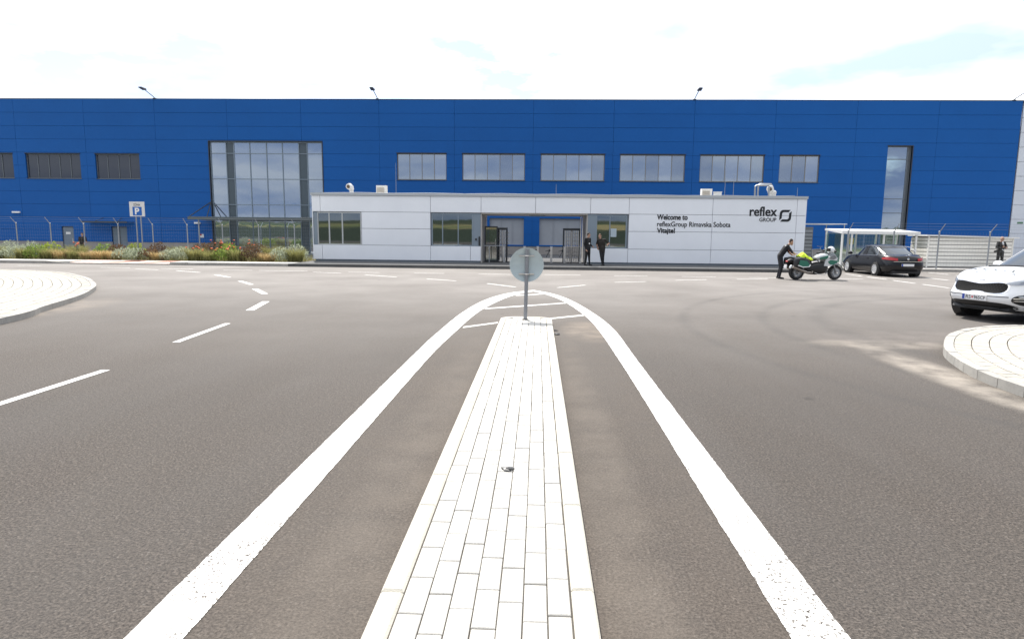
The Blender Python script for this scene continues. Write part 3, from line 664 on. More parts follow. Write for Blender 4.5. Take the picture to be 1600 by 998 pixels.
# ================================================================== GATEHOUSE
GY = 33.9
gh = empty('gatehouse', (1, GY, ZP), label='low white panelled gatehouse with a central turnstile passage', cat='building'); GO = gh.location
T0, T1 = .22, 3.56
def gpanel(x0, x1, z0, z1): 
    p = MB(); g = .009; p.cbox(x0 + g, x1 - g, GY, GY + .1, z0 + g, z1 - g, .006); p.build('wall_panel', white_p, gh, off=GO)
fx = [-11.9, -11.47, -5.65, -3.0, -.16, 2.68, 4.66, 8.92, 13.17, 13.63]
for a, b in zip(fx, fx[1:]): gpanel(a, b, 2.72, T1)
for a, b in ((-11.9, -11.42), (-11.42, -5.65), (-5.65, -3.55), (-3.55, -3.0), (2.55, 4.66)): gpanel(a, b, T0, .96 if a > 0 else .99)
for z0, z1 in ((.99, 1.86), (1.86, 2.72)): gpanel(-9.30, -5.65, z0, z1)
for z0, z1 in ((T0, .93), (.93, 1.84), (1.84, 2.72)):
    for a, b in ((4.66, 8.92), (8.92, 13.17), (13.17, 13.63)): gpanel(a, b, z0, z1)
core = MB(); core.box(-11.87, -3.02, GY + .101, GY + 3.5, T0, 2.72).box(2.56, 13.6, GY + .101, GY + 3.5, T0, 2.72).box(-11.87, 13.6, GY + .101, GY + 3.5, 2.722, 3.5)
core.build('wall_core', white_core, gh, off=GO)
for xa in (-11.92, 13.61): p = MB(); p.box(xa, xa + .04, GY + .02, GY + 3.5, T0, T1); p.build('side_cladding', white_p, gh, off=GO)
for xa, xb in ((-11.80, -3.06), (2.60, 13.55)): p = MB(); p.box(xa, xb, GY + .04, GY + 3.4, ZP, T0); p.build('plinth', M('plinth_bluegrey', (.16, .19, .22), .6), gh, off=GO)
p = MB(); p.box(-11.96, 13.68, GY - .05, GY + .4, T1, T1 + .13).box(-11.96, 13.68, GY + 3.2, GY + 3.55, T1, T1 + .13).box(-11.96, -11.6, GY + .4, GY + 3.2, T1, T1 + .13).box(13.3, 13.68, GY + .4, GY + 3.2, T1, T1 + .13); p.build('coping', M('coping_alu', (.5, .52, .54), .4, .5), gh, off=GO)
p = MB(); p.box(-11.6, 13.3, GY + .4, GY + 3.2, 3.5, 3.55); p.build('roof', concrete, gh, off=GO)
soff = M('soffit_grey', (.52, .50, .47), .6, var=.05)
p = MB(); p.box(-3.0, 2.55, GY + .1, GY + 3.5, 2.66, 2.72); p.build('soffit', soff, gh, off=GO)
for xa in (-3.02, 2.5): p = MB(); p.box(xa, xa + .06, GY + .1, GY + 3.5, ZP, 2.66); p.build('passage_lining', soff, gh, off=GO)
p = MB(); p.box(-.5, .35, GY + .5, GY + .8, 2.58, 2.659); p.build('ceiling_lamp', frame_blue, gh, off=GO)
window(gh, GO, -11.66, -9.32, .99, 2.70, GY + .05, [-11.03, -10.33], [], alu, glass_gate, .055, .07, .05)
p = MB(); p.box(-11.86, -11.66, GY + .04, GY + .1, .99, 2.70); p.build('corner_post', frame_blue, gh, off=GO)
window(gh, GO, -5.6, -3.42, .99, 2.70, GY + .05, [-5.02, -4.2], [], frame_blue, glass_gate, .06, .05, .05)
p = MB(); p.box(-3.42, -3.02, GY + .06, GY + .1, .99, 2.70); p.build('jamb_panel', frame_blue, gh, off=GO)
for a4 in ((-3.12, -3.05, GY, GY + .06, 1.02, 1.5), (-3.3, -3.22, GY + .02, GY + .06, 1.3, 1.4)): p = MB(); p.box(*a4); p.build('card_reader', black, gh, off=GO)
window(gh, GO, 2.98, 4.58, .97, 2.68, GY + .05, [3.70], [], frame_blue, glass_gate, .06, .05, .05)
p = MB(); p.box(2.56, 2.98, GY + .05, GY + .1, .96, 2.70); p.build('jamb_panel', frame_blue, gh, off=GO)
p = MB(); p.box(3.75, 4.05, GY + .065, GY + .075, 1.55, 1.98); p.build('window_notice', M('notice_pale', (.42, .50, .55), .6), gh, off=GO)
# lettering
YT_ = GY - .006
text_mesh('lettering', 'Welcome to', 6.11, 7.65, 2.46, 2.72, YT_, text_blk, gh, GO, fat=.013)
text_mesh('lettering', 'reflexGroup Rimavska Sobota', 6.12, 9.85, 2.03, 2.36, YT_, text_blk, gh, GO, fat=.006)
text_mesh('lettering', 'Vitajte!', 6.13, 7.03, 1.71, 2.03, YT_, text_blk, gh, GO, fat=.013)
text_mesh('lettering', 'reflex', 10.80, 12.15, 2.69, 3.15, YT_, text_blk, gh, GO, fat=.017)
text_mesh('lettering', 'GROUP', 11.30, 12.15, 2.41, 2.60, YT_, text_blk, gh, GO, fat=.005)
def arc(cx_, cz_, r, a0, a1, n=8): return [(cx_ + r * cos(a0 + (a1 - a0) * i / n), cz_ + r * sin(a0 + (a1 - a0) * i / n)) for i in range(n + 1)]
lx, lz, lw, lh = 12.30, 2.42, .57, .58
half = [(.0, .06), (.02, .0)][:1] + [(.0, .10)] + [(u, v) for u, v in arc(.30, .70, .30, pi, pi / 2)] + [(.90, 1.0), (.78, .86)] + [(.78, .80)][:0] + [(u, v) for u, v in arc(.40, .64, .18, pi / 2, pi)][0:] + [(.22, .24), (.06, .08)]
half = [(.0, .10)] + arc(.30, .70, .30, pi, pi / 2) + [(.92, 1.0), (.76, .80)] + arc(.36, .64, .16, pi / 2, pi) + [(.20, .26)]
lg = MB()
for flip in (0, 1):
    pts = [((1 - u, 1 - v) if flip else (u, v)) for u, v in half]
    sh = .02 if flip else -.02
    lg.prism([(lx + (u + sh * .6) * lw + v * .03, lz + (v - sh * .6) * lh) for u, v in pts], GY - .012, GY - .002, lambda u, v, h: (u, h, v))
lg.build('emblem', text_blk, gh, off=GO)

# ================================================================== FENCES
def fence(label, posts, y, zb, zt, name='security_fence'):
    x0, x1 = posts[0], posts[-1]
    r = empty(name, ((x0 + x1) / 2, y, zb), label=label, cat='fence'); O = r.location
    pm = MB(); pm.cyl((0, 0, 0), (0, 0, zt - zb), .035, n=10); am = MB(); am.cyl((0, 0, 0), (0, -.42, .40), .02, .016, 8)
    cap = MB(); cap.ell((0, 0, zt - zb), (.045, .045, .04), 10, 6)
    first = None
    for x in posts:
        if first is None:
            first = pm.build('post', steel, r, smooth=True); first.location = (x - O.x, 0, 0)
            a0 = am.build('arm', steel, first, smooth=True); a0.location = (0, 0, zt - zb - .02); c0 = cap.build('cap', steel, first, smooth=True)
        else:
            p = shared('post', first, r, (x - O.x, 0, 0)); shared('arm', a0, p, (0, 0, zt - zb - .02)); shared('cap', c0, p, (0, 0, 0))
    w = MB(); z = .1; mid = -.05
    while z < zt - zb: w.box(x0, x1, y - .002, y + .002, zb + z - .002, zb + z + .002); z += .2
    x = x0
    while x < x1: w.box(x - .001, x + .001, y - .001, y + .001, zb + .05, zt - .02); x += .15
    tag(w.build('wire_mesh', steel, r, off=O), kind='stuff')
    for k in range(3):
        t = (k + 1) / 3; b = MB(); b.box(x0, x1, y - .42 * t - .004, y - .42 * t + .004, zt + .40 * t - .024, zt + .40 * t - .016); b.build('barbed_wire', steel, r, off=O)
    return r
fence('wire security fence with angled post tops behind the planting bed on the left', [-39.7, -37.5, -35.3, -33.09, -30.87, -28.69, -26.47, -24.25, -22.03, -19.78, -17.47, -15.2, -13.0], 40.0, -.22, 2.0)
fence('wire security fence with angled post tops in front of the cream shed', [15.57, 17.82, 20.03, 22.50, 25.0, 27.5, 30.0], 33.35, .12, 1.98)

# ================================================================== PLANTS
rp = random.Random(77)
def leafy(x, y, w, d, h, n, lw, lh, mat, up_=.6, z0=.1, shape='dome'):
    m_ = MB()
    for k in range(n):
        a = rp.uniform(0, 2 * pi); q = math.sqrt(rp.random()); px, py = x + cos(a) * q * w, y + sin(a) * q * d
        top = h * (1 - .55 * q * q) if shape == 'dome' else h * rp.uniform(.6, 1)
        zz_ = z0 + top * (rp.random() ** .6)
        L = lh * rp.uniform(.6, 1.3); W_ = lw * rp.uniform(.7, 1.3)
        dirv = Vector((cos(a) * rp.uniform(.1, 1) + rp.uniform(-.5, .5), sin(a) * rp.uniform(.1, 1) + rp.uniform(-.5, .5), up_ * rp.uniform(.3, 1.6))).normalized()
        sd_ = dirv.cross(Vector((rp.uniform(-1, 1), rp.uniform(-1, 1), rp.uniform(-.3, .3)))).normalized() * W_
        b = Vector((px, py, zz_)); t = b + dirv * L; md = b + dirv * L * .5 
        m_.add([b, md + sd_, t, md - sd_], [(0, 1, 2, 3)])
    return m_
def grassy(x, y, w, d, h, n, bw, mat, z0=.1, spread=.5):
    m_ = MB()
    for k in range(n):
        a = rp.uniform(0, 2 * pi); q = math.sqrt(rp.random()); px, py = x + cos(a) * q * w * .6, y + sin(a) * q * d * .6
        H = h * rp.uniform(.55, 1.08); lean = Vector((cos(a), sin(a), 0)) * (spread * H * rp.uniform(.1, 1)) + Vector((rp.uniform(-.1, .1), rp.uniform(-.1, .1), 0)) * H
        b = Vector((px, py, z0)); mid = b + lean * .35 + Vector((0, 0, H * .62)); t = b + lean + Vector((0, 0, H * .95))
        c = rp.uniform(0, pi); s_ = Vector((cos(c), sin(c), 0)) * bw
        m_.add([b - s_, b + s_, mid + s_ * .8, mid - s_ * .8, t], [(0, 1, 2, 3), (3, 2, 4)])
    return m_
PM = {'silver': leaf_mat('leaf_silver', (.40, .44, .32)), 'green': leaf_mat('leaf_green', (.20, .28, .06)), 'tan': leaf_mat('grass_tan', (.52, .39, .19)),
      'olive': leaf_mat('leaf_olive', (.30, .29, .11)), 'dark': leaf_mat('leaf_brown', (.15, .095, .055)), 'lime': leaf_mat('leaf_lime', (.30, .36, .06))}
orange = M('petal_orange', (.62, .12, .03), .6, var=.2, vscale=30); stalk = M('stalk', (.12, .15, .04), .7)
KN = {'silver': ('silver_shrub', 'silver-leaved shrub'), 'green': ('green_shrub', 'fresh green leafy shrub'), 'tan': ('tan_grass', 'tan ornamental grass clump'),
      'olive': ('olive_grass', 'olive-green grassy clump'), 'dark': ('brown_shrub', 'dark brown-leaved shrub'), 'lime': ('lime_shrub', 'bright lime-green shrub')}
ORD = ['first', 'second', 'third', 'fourth', 'fifth', 'sixth', 'seventh', 'eighth', 'ninth', 'tenth', 'eleventh', 'twelfth', 'thirteenth', 'fourteenth', 'fifteenth', 'sixteenth']
front_row = [(-12.5, 'olive', .75), (-13.2, 'silver', .72), (-13.95, 'tan', .5), (-14.7, 'dark', .85), (-15.5, 'olive', .66), (-16.2, 'green', .72), (-16.9, 'olive', .6), (-17.7, 'olive', .7), (-18.45, 'silver', .68), (-19.05, 'silver', .55), (-19.6, 'tan', .48), (-20.1, 'dark', .62), (-20.75, 'silver', .6), (-21.4, 'silver', .62), (-22.0, 'tan', .5), (-22.7, 'tan', .52), (-23.4, 'tan', .46), (-24.1, 'olive', .55), (-24.8, 'tan', .55), (-25.4, 'olive', .6), (-26.1, 'green', .75), (-26.8, 'olive', .6), (-27.5, 'silver', .62), (-28.3, 'olive', .66), (-29.0, 'tan', .6), (-29.9, 'olive', .55), (-30.8, 'green', .5), (-31.8, 'olive', .55), (-32.9, 'silver', .5)]
back_row = [(-12.9, 'silver', .85), (-14.2, 'olive', .8), (-15.1, 'dark', .95), (-16.6, 'lime', .95), (-17.3, 'dark', .95), (-18.1, 'dark', .9), (-19.3, 'olive', .75), (-20.5, 'dark', .9), (-21.7, 'lime', .85), (-22.6, 'dark', .8), (-23.4, 'green', .8), (-25.0, 'olive', .75), (-26.3, 'lime', .85), (-27.4, 'silver', .85), (-28.6, 'silver', .9), (-29.7, 'silver', .85), (-30.9, 'silver', .8), (-32.2, 'green', .75), (-33.6, 'silver', .8)]
cnt = {}
for row_i, lst in enumerate((front_row, back_row)):
    for x, kd, h in lst:
        y = (32.75 if row_i == 0 else 34.1) + rp.uniform(-.12, .12); w = rp.uniform(.50, .64); h *= 1.02
        if kd in ('tan', 'olive'): mm = grassy(x, y, w * 1.1, .45, h * 1.05, 620, .010, None, spread=.7)
        elif kd == 'silver': mm = leafy(x, y, w, .45, h, 620, .020, .13, None, 1.1)
        elif kd == 'dark': mm = leafy(x, y, w, .42, h, 520, .028, .12, None, .9)
        else: mm = leafy(x, y, w, .45, h, 520, .032, .12, None, .7)
        for k in range(7): mm.cyl((x + rp.uniform(-.1, .1), y + rp.uniform(-.1, .1), .08), (x + rp.uniform(-.3, .3), y + rp.uniform(-.25, .25), .1 + h * .6), .008, .004, 5)
        nm, ph = KN[kd]; c = cnt.get((kd, row_i), 0); cnt[(kd, row_i)] = c + 1
        root = empty(nm, (x, y, .1), label='%s, %s of its kind from the gatehouse in the %s row' % (ph, ORD[c], 'kerbside' if row_i == 0 else 'rear'), cat='plant', group='plants in the bed left of the gatehouse')
        mm.build('foliage', PM[kd], root, off=root.location)
        fl = {0: (-16.2, -16.9, -15.5, -17.7), 1: (-16.6, -15.1, -17.3, -25.0)}[row_i]
        if x in fl:
            for k in range(5):
                fx_, fy_ = x + rp.uniform(-.45, .45), y + rp.uniform(-.4, .2); fz = .1 + h * rp.uniform(.85, 1.12)
                fm = MB(); fm.ell((fx_, fy_, fz), (.05, .05, .032), 8, 5); fo = fm.build('flower_head', orange, root, off=root.location)
                sm = MB(); sm.cyl((x + (fx_ - x) * .5, fy_, .15), (fx_, fy_, fz), .006, n=5); sm.build('stalk', stalk, fo, off=root.location)
gc = MB()
for k in range(9000):
    x, y = rp.uniform(-42, -12.1), rp.uniform(32.2, 35.6); H = rp.uniform(.15, .50); a = rp.uniform(0, pi); s_ = Vector((cos(a), sin(a), 0)) * .012
    b = Vector((x, y, .1)); gc.add([b - s_, b + s_, b + Vector((rp.uniform(-.12, .12), rp.uniform(-.12, .12), H))], [(0, 1, 2)])
tag(gc.build('ground_cover', PM['olive']), 'low olive ground cover between the shrubs of the bed', 'ground cover', kind='stuff')

# ================================================================== SIGNS
# parking zone sign on two posts
ps = empty('parking_sign', (-20.95, 33.3, .1), label='ZÓNA parking sign with a blue P square on two posts in the bed', cat='sign'); O = ps.location
p = MB(); p.box(-21.32, -20.52, 33.24, 33.27, 2.36, 3.12); pl = p.build('plate', M('sign_grey', (.62, .63, .63), .5), ps, off=O)
p = MB(); p.box(-21.15, -20.67, 33.232, 33.2385, 2.41, 2.85); p.build('blue_square', M('sign_blue', (.01, .11, .42), .4), pl, off=O)
text_mesh('letter', 'P', -21.03, -20.79, 2.46, 2.80, 33.229, white_paint, pl, O, bold=.03)
text_mesh('letter', 'ZÓNA', -21.10, -20.74, 2.90, 3.05, 33.236, text_blk, pl, O, bold=.01)
for x in (-21.03, -20.78):
    q = MB(); q.cyl((x, 33.3, .08), (x, 33.3, 3.1), .03, n=10); q.build('post', steel, ps, smooth=True, off=O)
# round sign seen from behind
rs = empty('round_sign', (-.225, 12.2, .1), label='round traffic sign seen from behind on a grey post at the refuge nose', cat='sign'); O = rs.location
q = MB(); q.tube([(-.225, 12.2, .06), (-.215, 12.2, .7), (-.205, 12.2, 1.44)], .036, 14); q.build('post', M('post_grey', (.26, .27, .29), .45, .55, var=.1, vscale=20), rs, smooth=True, off=O)
q = MB(); q.lathe([(0, 12.262), (.30, 12.262), (.318, 12.25), (.324, 12.235), (.318, 12.235), (.30, 12.25), (0, 12.25)][::1], (-.212, 0, 1.137), 'Y', 48); q.build('disc', M('sign_back', (.42, .49, .505), .45, .15, var=.05, vscale=4), rs, smooth=True, off=O, merge=True)
for z in (1.31, .965):
    q = MB(); q.box(-.355, -.07, 12.226, 12.249, z - .012, z + .012); c_ = q.build('clamp', stainless, rs, off=O)
    q = MB(); q.tube([(-.212 + .045 * cos(t), 12.2 - .042 * sin(t) , z) for t in [pi * k / 10 for k in range(11)]], .011, 8).cyl((-.27, 12.20, z), (-.27, 12.24, z), .012).cyl((-.155, 12.20, z), (-.155, 12.24, z), .012); q.build('band', stainless, c_, smooth=True, off=O)
q = MB(); q.lathe([(0, .115), (.05, .112), (.062, .100), (.062, .095)], (-.225, 12.2, 0), 'Z', 20); q.build('collar', joint_m, rs, smooth=True, off=O)

# dark crushed leaf and bits on the ground
q = MB(); rl = random.Random(4)
pts = [(-.19 + .043 * cos(t) * (1 + .25 * sin(3 * t)), 4.35 + .042 * sin(t)) for t in [2 * pi * k / 14 for k in range(14)]]
q.add([(a, b, .103 + rl.uniform(0, .008)) for a, b in pts] + [(-.19, 4.35, .118)] + [(a, b, .100) for a, b in pts], [(i, (i + 1) % 14, 14) for i in range(14)] + [(i, 15 + i, 15 + (i + 1) % 14, (i + 1) % 14) for i in range(14)])
q.tube([(-.20, 4.335, .112), (-.165, 4.32, .114), (-.145, 4.335, .108)], .006, 6)
tag(q.build('crushed_leaf', M('litter_grey', (.10, .10, .10), .5, .3, var=.4, vscale=60)), 'dark crushed bit of litter lying on the refuge pavers', 'litter')
q = MB(); q.ell((.35, 11.05, .012), (.05, .06, .014), 12, 6); tag(q.build('dark_lump', black), 'small dark lump lying beside the refuge kerb', 'litter')

# ================================================================== THINGS ON THE GATEHOUSE ROOF
RZ = 3.55
def roof_vent(x, y, label, s=1.0, two=False):
    r = empty('roof_vent', (x, y, RZ), label=label, cat='vent', group='white vents on the gatehouse roof')
    a = MB(); a.lathe([(.10 * s, 0), (.10 * s, .36 * s)], n=16); a.build('stack', white_paint, r, smooth=True)
    b = MB(); b.tube([(0, 0, .34 * s), (-.02 * s, -.02, .45 * s), (-.08 * s, -.10, .52 * s), (-.10 * s, -.20, .50 * s)], [.13 * s, .15 * s, .16 * s, .15 * s], 16); b.build('cowl', white_paint, r, smooth=True)
    c = MB(); c.ell((-.105 * s, -.215, .50 * s), (.09 * s, .02, .09 * s), 12, 8); c.build('mouth', M('vent_brown', (.12, .08, .05), .7), r, smooth=True)
    if two:
        d = MB(); d.tube([(.14, 0, 0), (.14, -.02, .3), (.12, -.10, .40), (.10, -.18, .36)], [.11, .12, .13, .12], 14); d.build('cowl', white_paint, r, smooth=True)
roof_vent(-10.1, 35.0, 'white cowl vent on the gatehouse roof near its left end', 1.05)
roof_vent(12.25, 35.2, 'white twin cowl vent on the gatehouse roof beside the pipe frame', 1.15, True)
def ac_unit(x, y, w, label, h=.6):
    r = empty('air_conditioner', (x, y, RZ), label=label, cat='air conditioner', group='air conditioners on the gatehouse roof')
    a = MB(); a.box(-w / 2, w / 2, -.14, .14, .06, h); a.build('casing', cream, r)
    g = MB()
    for k in range(7): g.box(-w / 2 + .04, w / 2 - .12, -.16, -.141, .12 + k * (h - .2) / 7, .14 + k * (h - .2) / 7)
    g.build('grille', M('grille_beige', (.45, .38, .30), .6), r)
    f = MB(); f.box(-w / 2 + .05, -w / 2 + .1, -.16, .16, 0, .06).box(w / 2 - .1, w / 2 - .05, -.16, .16, 0, .06); f.build('foot', steel, r)
ac_unit(-8.45, 35.0, .55, 'cream air conditioner on the gatehouse roof above its left wing')
ac_unit(8.82, 35.0, .55, 'cream air conditioner on the gatehouse roof above the welcome lettering', .55)
q = MB(); q.box(9.25, 9.6, 34.9, 35.2, RZ, RZ + .38); qo = tag(q.build('roof_box', white_paint), 'small white box beside the right-hand air conditioner on the roof', 'box')
q = MB(); q.box(9.23, 9.62, 34.88, 35.22, RZ + .38, RZ + .41); q.build('lid', white_paint, qo)
for x, z1, lb in ((-7.68, 5.34, 'thin lightning rod left of the factory windows on the gatehouse roof'), (.91, 4.3, 'short lightning rod above the turnstile passage'), (9.78, 5.1, 'taller of two lightning rods beside the white roof box'), (10.23, 4.9, 'shorter of two lightning rods beside the white roof box'), (13.55, 4.2, 'lightning rod at the right end of the gatehouse roof')):
    r = empty('lightning_rod', (x, 35.0, RZ), label=lb, cat='lightning rod', group='lightning rods on the gatehouse roof')
    q = MB(); q.cyl((0, 0, .06), (0, 0, z1 - RZ), .014, .008, 6); q.build('rod', steel, r); q = MB(); q.lathe([(.14, 0), (.14, .05), (.04, .08), (0, .08)], n=14); q.build('base', concrete, r, smooth=True)
q = empty('pipe_frame', (11.75, 35.0, RZ), label='grey bent pipe frame standing on the gatehouse roof', cat='frame')
for dy in (-.25, .25):
    a = MB(); o_ = .32 if dy > 0 else 0
    a.tube([(-.48 + o_, dy, 0), (-.48 + o_, dy, .68 + .1 * (dy > 0)), (-.42 + o_, dy, .74 + .1 * (dy > 0)), (.18 + o_, dy, .74 + .1 * (dy > 0)), (.24 + o_, dy, .68 + .1 * (dy > 0)), (.24 + o_, dy, 0)], .045, 8); a.build('hoop', steel, q, smooth=True)
q = MB(); q.tube([(-11.5 + k * 1.9, 34.4, RZ + .165 + (.03 if k % 2 else 0)) for k in range(14)], .012, 6)
tag(q.build('roof_conductor', steel), 'lightning conductor wire running along the gatehouse roof edge', 'wire')

# ================================================================== TURNSTILES IN THE PASSAGE
def full_turnstile(x0, x1, y, label, bars):
    r = empty('full_height_turnstile', ((x0 + x1) / 2, y, ZP), label=label, cat='turnstile', group='full-height turnstiles in the passage'); O = r.location; zt = 1.98
    f = MB(); f.box(x0, x1, y - .35, y + .35, zt - .12, zt).box(x0, x0 + .06, y - .35, y - .29, ZP, zt - .12).box(x1 - .06, x1, y - .35, y - .29, ZP, zt - .12).box(x0, x0 + .06, y + .29, y + .35, ZP, zt - .12).box(x1 - .06, x1, y + .29, y + .35, ZP, zt - .12); f.build('frame', steel_dk, r, off=O)
    for k in range(bars):
        b = MB(); xx = x0 + .12 + (x1 - x0 - .24) * k / (bars - 1); b.cyl((xx, y - .32, ZP + .06), (xx, y - .32, zt - .14), .022, n=8); b.build('bar', stainless, r, smooth=True, off=O)
    for za, zb_ in ((ZP + .05, ZP + .09), (.98, 1.03)): t = MB(); t.box(x0 + .06, x1 - .06, y - .34, y - .30, za, zb_); t.build('rail', stainless, r, off=O)
    rot = MB(); cxm = (x0 + x1) / 2; rot.cyl((cxm, y, ZP), (cxm, y, zt - .12), .05)
    for k in range(8):
        for a in range(3): rot.cyl((cxm, y, .3 + k * .2), (cxm + .38 * cos(a * 2.094 + .4), y + .27 * sin(a * 2.094 + .4), .3 + k * .2), .016, n=6)
    rot.build('rotor', stainless, r, off=O)
full_turnstile(1.35, 2.30, 35.6, 'dark full-height turnstile with bright bars at the right of the passage', 7)
full_turnstile(-2.22, -1.70, 35.7, 'narrow full-height turnstile beside the glass door in the passage', 3)
gd = empty('glass_door', (-2.55, 35.2, ZP), label='dark framed glass door at the left side of the passage', cat='door'); O = gd.location
q = MB(); q.box(-2.90, -2.84, 35.17, 35.23, ZP, 2.05).box(-2.26, -2.20, 35.17, 35.23, ZP, 2.05).box(-2.84, -2.26, 35.17, 35.23, 1.97, 2.05).box(-2.84, -2.26, 35.17, 35.23, ZP, ZP + .1); q.build('frame', steel_dk, gd, off=O)
q = MB(); q.box(-2.84, -2.26, 35.19, 35.20, ZP + .1, 1.97); q.build('pane', clear_glass('door_glass', (.35, .42, .38), .65), gd, off=O)
q = MB(); q.cyl((-2.32, 35.13, .9), (-2.32, 35.13, 1.4), .015).cyl((-2.32, 35.13, .95), (-2.32, 35.19, .95), .01).cyl((-2.32, 35.13, 1.35), (-2.32, 35.19, 1.35), .01); q.build('handle', stainless, gd, off=O)
for k, (x, lb) in enumerate(((-1.83, 'nearest the glass door'), (-.73, 'second from the glass door, behind the round sign'), (-.02, 'third from the glass door'), (.71, 'fourth from the glass door'), (1.42, 'beside the right full-height turnstile'))):
    r = empty('turnstile_post', (x, 34.9, ZP), label='bright steel tripod turnstile post ' + lb, cat='turnstile', group='low tripod turnstiles in the passage')
    q = MB(); q.box(-.055, .055, -.09, .09, 0, .84); q.build('column', stainless, r); q = MB(); q.box(-.07, .07, -.10, .10, .84, .875); q.build('cap', alu, r)
    if k in (2, 3, 4):
        q = MB(); q.ell((-.1, 0, .66), (.05, .06, .06), 10, 6)
        for a in (0, 1, 2): q.cyl((-.1, 0, .66), (-.1 - .22 * abs(cos(a * 1.2)), .1 * (a - 1), .66 - .32 * (a / 2) - .04), .016, n=6)
        q.build('tripod_arms', steel_dk, r, smooth=True)
q = MB(); q.box(-2.95, -1.75, 34.45, 34.48, 1.0, 1.04).box(-2.62, -2.58, 34.45, 34.48, ZP, 1.0).box(-1.79, -1.75, 34.45, 34.48, ZP, 1.0); tag(q.build('barrier_rail', steel), 'grey barrier rail in front of the glass door', 'rail')
q = MB(); q.cyl((2.27, 35.0, ZP), (2.27, 35.0, 2.6), .03, n=10); q.box(2.2, 2.34, 34.93, 35.07, ZP, ZP + .02); tag(q.build('passage_pole', white_paint), 'slim white pole at the right side of the passage', 'pole')

# ================================================================== SHELTER, SHED, CYCLE CANOPY
sh = empty('glass_shelter', (18.1, 36.2, .12), label='white-framed glass shelter with a flat roof behind the dark sedan', cat='shelter'); O = sh.location
q = MB(); q.hexa([(16.1, 35.15, 1.84), (20.15, 35.15, 1.80), (20.15, 37.3, 1.98), (16.1, 37.3, 2.02), (16.1, 35.15, 2.0), (20.15, 35.15, 1.96), (20.15, 37.3, 2.10), (16.1, 37.3, 2.12)]); q.build('roof', white_paint, sh, off=O)
for x, y in ((16.16, 35.25), (16.65, 35.25), (18.35, 35.3), (20.0, 35.25), (17.35, 37.1), (17.75, 37.1), (18.85, 37.1), (16.16, 37.15), (20.0, 37.15)):
    q = MB(); q.box(x - .04, x + .04, y - .04, y + .04, .12, 1.86 + (y - 35.2) * .07); q.build('post', white_paint, sh, off=O)
for a, b in ((16.2, 17.31), (17.39, 17.71), (17.79, 18.81), (18.89, 19.96)):
    q = MB(); q.box(a, b, 37.09, 37.10, .3, 1.92); q.build('pane', clear, sh, off=O)
q = MB(); q.box(16.15, 16.16, 35.35, 37.1, .3, 1.85); q.build('pane', clear, sh, off=O)
q = MB(); q.box(17.4, 17.62, 37.06, 37.075, 1.25, 1.6); q.build('notice', M('notice_yellow', (.65, .55, .05), .5), sh, off=O)
q = MB(); q.box(18.9, 19.9, 36.2, 36.7, .12, 1.2); q.build('vending_machine', M('machine_grey', (.18, .17, .16), .5, var=.2, vscale=4), sh, off=O)
sd_ = empty('cream_shed', (22.6, 35.8, .12), label='low cream shed with horizontal boards behind the fence', cat='shed'); O = sd_.location
XA, XB, YA, YB2, ZS = 20.5, 24.85, 35.0, 36.6, 1.80
q = MB(); q.box(XA + .04, XB - .04, YA + .04, YB2 - .04, .13, ZS - .05); q.build('core', M('shed_joint', (.06, .055, .05), .8), sd_, off=O)
nb = 8; z0 = .16; hb = (ZS - .10 - z0) / nb
for k in range(nb):
    q = MB(); q.box(XA + .06, XB - .06, YA, YA + .039, z0 + k * hb + .015, z0 + (k + 1) * hb - .015); q.build('board', cream, sd_, off=O)
    q = MB(); q.box(XA, XA + .039, YA + .06, YB2, z0 + k * hb + .015, z0 + (k + 1) * hb - .015); q.build('board', cream, sd_, off=O)
for x, y in ((XA - .01, YA - .01), (XB - .05, YA - .01)):
    q = MB(); q.box(x, x + .06, y, y + .06, .12, ZS - .06); q.build('corner_post', cream, sd_, off=O)
q = MB(); q.hexa([(XA - .15, YA - .12, ZS - .05), (XB + .2, YA - .12, ZS - .13), (XB + .2, YB2 + .1, ZS - .13), (XA - .15, YB2 + .1, ZS - .05), (XA - .15, YA - .12, ZS + .03), (XB + .2, YA - .12, ZS - .06), (XB + .2, YB2 + .1, ZS - .04), (XA - .15, YB2 + .1, ZS + .05)]); q.build('roof', white_paint, sd_, off=O)
bc_ = empty('cycle_canopy', (16.2, 37.6, .12), label='thin flat cycle canopy between the gatehouse and the glass shelter', cat='canopy'); O = bc_.location
q = MB(); q.box(14.75, 17.4, 37.5, 40.0, 2.36, 2.40); q.build('roof', M('canopy_pale', (.55, .57, .58), .5), bc_, off=O)
for x in (14.85, 17.3):
    for y in (37.6, 39.9): q = MB(); q.cyl((x, y, .12), (x, y, 2.36), .03, n=8); q.build('post', steel, bc_, off=O)
cb = empty('grey_cabinet', (15.15, 37.4, .12), label='grey louvred cabinet at the right end of the gatehouse', cat='cabinet'); O = cb.location
q = MB(); q.box(14.8, 15.42, 37.2, 37.75, .12, 2.2); q.build('casing', M('cabinet_grey', (.13, .14, .15), .5), cb, off=O)
for k in range(9): q = MB(); q.hexa([(14.84, 37.17, .3 + k * .2), (15.38, 37.17, .3 + k * .2), (15.38, 37.199, .3 + k * .2), (14.84, 37.199, .3 + k * .2), (14.84, 37.19, .43 + k * .2), (15.38, 37.19, .43 + k * .2), (15.38, 37.199, .43 + k * .2), (14.84, 37.199, .43 + k * .2)]); q.build('louvre', M('louvre_grey', (.22, .23, .24), .5), cb, off=O)
